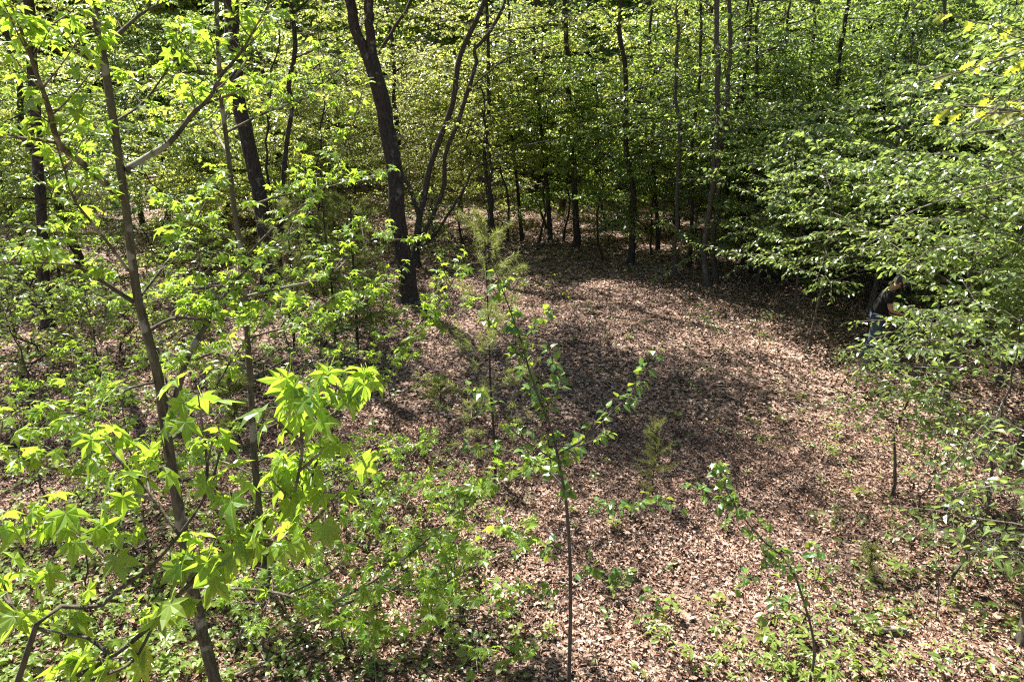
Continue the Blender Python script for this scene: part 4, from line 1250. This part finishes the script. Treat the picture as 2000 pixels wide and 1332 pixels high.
cover('ground_cover', 'low bright green seedlings and vines covering the lower left ground', 900, left_patch, .065, OV + ROUND[:1], 'lance', 501)
cover('ground_cover', 'narrow-leaved bright green plants spread over the lower right corner ground', 130, lambda r: (np.clip(r.normal(1600, 170), 1250, 1990), 1345 - abs(r.normal(0, 70))), .085, LANCE, 'lance', 502, .28)
cover('ground_cover', 'small green sprouts among litter under the sweetgum limbs', 420, lambda r: (r.normal(690, 170), r.uniform(880, 1335)), .06, OV, 'green', 503)
cover('ground_cover', 'sparse green sprouts on the right-hand litter', 240, lambda r: (r.normal(1790, 110), r.uniform(720, 1250)), .055, OV, 'green', 504)
cover('ground_cover', 'scattered sprouts over the sunlit middle clearing', 260, lambda r: (r.uniform(850, 1650), r.uniform(480, 900)), .06, OV, 'green', 505, .12)


# ================================================================== DEAD WOOD
rt = np.random.default_rng(95); g = Geo()
for _ in range(420):
    y = math.sqrt(rt.uniform(14, 420)); x = rt.uniform(-1, 1) * (.78 * y + 1); a = rt.uniform(0, 6.28); l = rt.uniform(.12, .75)
    P = np.array([[x + l * u * math.cos(a) + rt.normal() * .015, y + l * u * math.sin(a) + rt.normal() * .015, 0] for u in (0, .35, .7, 1)])
    P[:, 2] = hgt(P[:, 0], P[:, 1]) + rt.uniform(.02, .06, 4)
    w = rt.uniform(.0025, .007) * (.6 + y / 15)
    g.tube(P, np.linspace(w, w * .5, 4), 4)
o = link('twig_debris', g.mesh('twig_debris', M['deadwood'])); tag(o, 'thin grey twigs strewn over the brown leaf litter', 'twigs', kind='stuff')

def dead(name, label, pts, r0, r1, mat='deadwood', cat_='branch', lift=.03, sides=7, forks=()):
    P = [G(*p) + UP * (lift + (r0 * .6)) for p in pts]
    r = np.random.default_rng(len(label)); base = P[0]
    root = thing(name, label, cat_, base)
    g = Geo(); g.tube(smooth(P, len(P) * 5), np.linspace(r0, r1, len(P) * 5), sides, r, .07)
    link('stem', g.mesh('stem', M[mat], base, flat=False), root)
    for f in forks:
        Q_ = [G(*f[0]) + UP * (lift + r1)] + [G(*p) + UP * (lift + h) for *p, h in f[1:]]
        g = Geo(); g.tube(smooth(Q_, 8), np.linspace(r1 * 1.2, r1 * .4, 8), 5, r, .05)
        link('fork', g.mesh('fork', M[mat], base, flat=False), root)


dead('fallen_log', 'dark fallen log lying in the shade behind the right side of the clearing', [(1465, 533), (1520, 545), (1585, 558)], .13, .11, 'bark', 'log', .04, 10)
dead('fallen_branch', 'long grey fallen branch at the far side of the clearing', [(1011, 490), (1060, 478), (1112, 466)], .035, .015, forks=[((1060, 478), (1075, 470, .2), (1090, 462, .35))])
dead('fallen_branch', 'short lichen-spotted dead branch on the lower right litter', [(1705, 1242), (1740, 1236), (1768, 1240)], .032, .026)
dead('fallen_branch', 'pale dead branch below the foreground sweetgum trunk', [(450, 1330), (520, 1298), (600, 1262)], .016, .007, forks=[((520, 1298), (500, 1270, .05), (470, 1240, .08))])
dead('fallen_stick', 'thin grey stick slanting up from the litter at lower left', [(455, 1290), (475, 1230), (505, 1180)], .010, .005)
dead('fallen_stick', 'curved twig resting in the lower right shade', [(1800, 1110), (1850, 1110), (1930, 1092)], .007, .003, forks=[((1850, 1110), (1840, 1085, .05), (1835, 1060, .1))])
dead('fallen_stick', 'thin pale stick beside the lichen-spotted dead branch', [(1600, 1250), (1660, 1246), (1690, 1240)], .006, .004)
dead('fallen_stick', 'bent stick on the shaded litter right of the thin pine sapling', [(1280, 590), (1330, 585), (1370, 572)], .012, .006)
dead('fallen_stick', 'short stick on the sunlit litter of the right side', [(1905, 560), (1860, 575), (1840, 590)], .012, .006)
dead('fallen_stick', 'twig lying across the litter under the middle pear sapling', [(1180, 1210), (1210, 1180), (1250, 1160)], .006, .003)
dead('fallen_stick', 'grey twig on the litter near the lower left ground cover', [(40, 1130), (120, 1110), (200, 1120)], .010, .005)
for i, (px, py, tx, ty, lab) in enumerate(((1828, 1210, 1832, 1110, 'bare upright dead stem in the lower right shade'), (1885, 1160, 1895, 1060, 'second bare dead stem nearer the right edge'), (1668, 1205, 1655, 1130, 'short bare dead stem near the leaning pear sapling'))):
    b = G(px, py); Yb = float(b[1])
    root = thing('dead_stem', lab, 'stem', b)
    g = Geo(); g.tube(smooth([b - UP * .03, at((px + tx) / 2 + 3, (py + ty) / 2, Yb), at(tx, ty, Yb)], 8), np.linspace(.006, .003, 8), 5)
    link('stem', g.mesh('stem', M['bark2'], b, flat=False), root)
    g = Geo(); g.tube(smooth([at((px + tx) / 2 + 3, (py + ty) / 2, Yb), at(tx + 14, ty + 10, Yb + .05)], 5), np.linspace(.003, .0015, 5), 4)
    link('side_twig', g.mesh('side_twig', M['bark2'], b, flat=False), root)


# ================================================================== PERSON
M['skin'] = plain('skin', (.42, .24, .17), .5, .06, 20, .05)
M['shirt'] = plain('black_cotton', (.006, .006, .007), .95, .3, 60, .3)
M['jeans'] = plain('blue_denim', (.055, .075, .115), .85, .25, 120, .3)
M['shoe'] = plain('grey_shoe', (.16, .15, .17), .7, .2, 40, .1)
M['cap'] = plain('dark_cap', (.03, .035, .05), .8, .2, 60, .2)
M['capw'] = plain('pale_cap_panel', (.55, .58, .62), .8, .1, 60, .2)
M['hair'] = plain('short_brown_hair', (.05, .032, .022), .7, .3, 120, .4)


def skinned(name, verts, edges, radii, mat, parent, sub=2):
    me = bpy.data.meshes.new(name + '_cage'); me.from_pydata([Vector(v) for v in verts], edges, [])
    ob = bpy.data.objects.new(name + '_cage', me); COL.objects.link(ob)
    ob.modifiers.new('skin', 'SKIN')
    if not me.skin_vertices: pass
    for i, rr in enumerate(radii):
        sv = me.skin_vertices[0].data[i]
        sv.radius = rr if isinstance(rr, tuple) else (rr, rr); sv.use_root = (i == 0)
    s = ob.modifiers.new('sub', 'SUBSURF'); s.levels = sub; s.render_levels = sub
    dg = bpy.context.evaluated_depsgraph_get()
    m2 = bpy.data.meshes.new_from_object(ob.evaluated_get(dg))
    bpy.data.objects.remove(ob); bpy.data.meshes.remove(me)
    m2.name = name; m2.materials.clear(); m2.materials.append(mat)
    m2.polygons.foreach_set('use_smooth', np.full(len(m2.polygons), True)); m2.update()
    return link(name, m2, parent)


foot = G(1697, 706)
person = thing('person', 'person in black t-shirt, jeans and cap, head bowed, half hidden by leaves', 'person', foot)
person.rotation_euler = (0, 0, math.radians(-22))
# local frame: +x is the way the person faces (to the right in the picture), +y away, z up
pel, lum, che, nek, hed = (0, 0, .93), (.03, 0, 1.08), (.09, 0, 1.32), (.15, 0, 1.47), (.24, 0, 1.555)
crn = (.28, 0, 1.66)
sh = [(.10, .19, 1.39), (.10, -.19, 1.39)]
elb = [(.17, .25, 1.12), (.16, -.25, 1.12)]
wri = [(.38, .17, 1.06), (.37, -.15, 1.04)]
hip = [(0, .10, .90), (0, -.10, .90)]
kne = [(.10, .12, .49), (-.03, -.12, .48)]
ank = [(.07, .13, .09), (-.14, -.12, .09)]
toe = [(.24, .14, .04), (.03, -.13, .04)]
V = [pel, lum, che, nek, hed, crn]; E = [(0, 1), (1, 2), (2, 3), (3, 4), (4, 5)]; R = [.10, .10, .10, .055, (.085, .075), (.06, .055)]
for s in range(2):
    k = len(V); V += [sh[s], elb[s], wri[s]]; E += [(2, k), (k, k + 1), (k + 1, k + 2)]; R += [.06, .042, .028]
    d = np.array(wri[s]); f = unit(np.array([.9, .1 * (1 if s == 0 else -1), -.3]))
    palm = len(V); V.append(tuple(d + f * .06)); E.append((k + 2, palm)); R.append((.036, .018))
for s in range(2):
    k = len(V); V += [hip[s], kne[s], ank[s], toe[s]]; E += [(0, k), (k, k + 1), (k + 1, k + 2), (k + 2, k + 3)]; R += [.085, .055, .038, .03]
skinned('body', V, E, R, M['skin'], person)
for s in range(2):   # five bent fingers on each hand
    d = np.array(wri[s]); sg = 1 if s == 0 else -1; f = unit(np.array([.9, .1 * sg, -.3])); side = unit(np.cross(UP, f))
    FV, FE, FR = [], [], []
    for q, (off, ln) in enumerate(((-.027, .07), (-.009, .08), (.009, .075), (.026, .058))):
        k = len(FV); p0 = d + f * .075 + side * off
        FV = [tuple(p0), tuple(p0 + f * ln * .55 - UP * .01), tuple(p0 + f * ln * .8 - UP * ln * .5)]
        skinned('finger', FV, [(0, 1), (1, 2)], [.0095, .0085, .007], M['skin'], person, 1)
    p0 = d + f * .03 - side * .03 * sg
    skinned('finger', [tuple(p0), tuple(p0 + f * .035 - side * .025 * sg - UP * .01), tuple(p0 + f * .065 - side * .03 * sg - UP * .02)], [(0, 1), (1, 2)], [.012, .010, .008], M['skin'], person, 1)
skinned('shirt', [(0, 0, .90), lum, che, (.135, 0, 1.43)] + [sh[0], tuple((np.array(sh[0]) * .4 + np.array(elb[0]) * .6)), sh[1], tuple((np.array(sh[1]) * .4 + np.array(elb[1]) * .6))],
        [(0, 1), (1, 2), (2, 3), (2, 4), (4, 5), (2, 6), (6, 7)], [.17, .16, .17, .085, .09, .075, .09, .075], M['shirt'], person)
JV = [(0, 0, .95), hip[0], kne[0], (.075, .13, .10), hip[1], kne[1], (-.135, -.12, .10)]
skinned('jeans', JV, [(0, 1), (1, 2), (2, 3), (0, 4), (4, 5), (5, 6)], [.125, .11, .085, .075, .11, .085, .075], M['jeans'], person)
for s in range(2):
    a = np.array(ank[s]); t = np.array(toe[s])
    skinned('shoe', [tuple(a + np.array([-.05, 0, -.04])), tuple((a + t) / 2 + np.array([0, 0, -.02])), tuple(t)], [(0, 1), (1, 2)], [(.045, .05), (.05, .045), (.042, .035)], M['shoe'], person)
# head details
hd = np.array([.265, 0, 1.60])
hx = unit(np.array([.85, 0, -.5])); hz = unit(np.array([.5, 0, .85]))


def blob(name, c, rx, ry, rz, mat, half=None, seg=14):
    g = Geo(); u = np.linspace(0, math.pi * (half or 1), 9); v = np.linspace(0, 2 * math.pi, seg, endpoint=False)
    P = np.array([[c + hx * rx * math.sin(a) * math.cos(b_) + np.array([0, 1, 0]) * ry * math.sin(a) * math.sin(b_) + hz * rz * math.cos(a) for b_ in v] for a in u]).reshape(-1, 3)
    i = np.arange(8)[:, None] * seg; j = np.arange(seg)[None]; k = (j + 1) % seg
    g.add(P, np.stack([i + j, i + seg + j, i + seg + k, i + k], -1).reshape(-1, 4))
    return link(name, g.mesh(name, mat, flat=False), person)


blob('hair', hd - hx * .02, .098, .084, .112, M['hair'], .62)
blob('cap_crown', hd + hz * .035 - hx * .005, .108, .094, .105, M['cap'], .5)
blob('cap_panel', hd + hz * .037 + hx * .03, .083, .075, .103, M['capw'], .42)
g = Geo()
vz = []
for w in np.linspace(-1, 1, 9):
    for q in (0, 1):
        for th in (0, .008):
            vz.append(hd + hz * (.032 + th - .02 * q * (1 - abs(w))) + hx * (.085 + .085 * q * math.sqrt(max(0, 1 - .75 * w * w)) - .03 * abs(w)) + np.array([0, .088 * w * (1 - .12 * q), 0]))
fz = []
for i in range(8):
    a = 4 * i; b_ = a + 4
    fz += [(a, b_, b_ + 2, a + 2), (a + 1, a + 3, b_ + 3, b_ + 1), (a + 2, b_ + 2, b_ + 3, a + 3)]
g.add(vz, fz); link('cap_brim', g.mesh('cap_brim', M['cap']), person)
blob('nose', hd + hx * .095 - hz * .02, .022, .014, .024, M['skin'])
for s in (-1, 1):
    blob('ear', hd + np.array([0, s * .083, 0]) - hz * .015 - hx * .01, .02, .01, .032, M['skin'])
    blob('eye', hd + hx * .083 + np.array([0, s * .032, 0]) + hz * .005, .010, .013, .008, M['capw'])
blob('mouth', hd + hx * .084 - hz * .065, .010, .026, .007, plain('lips', (.33, .14, .11), .5))
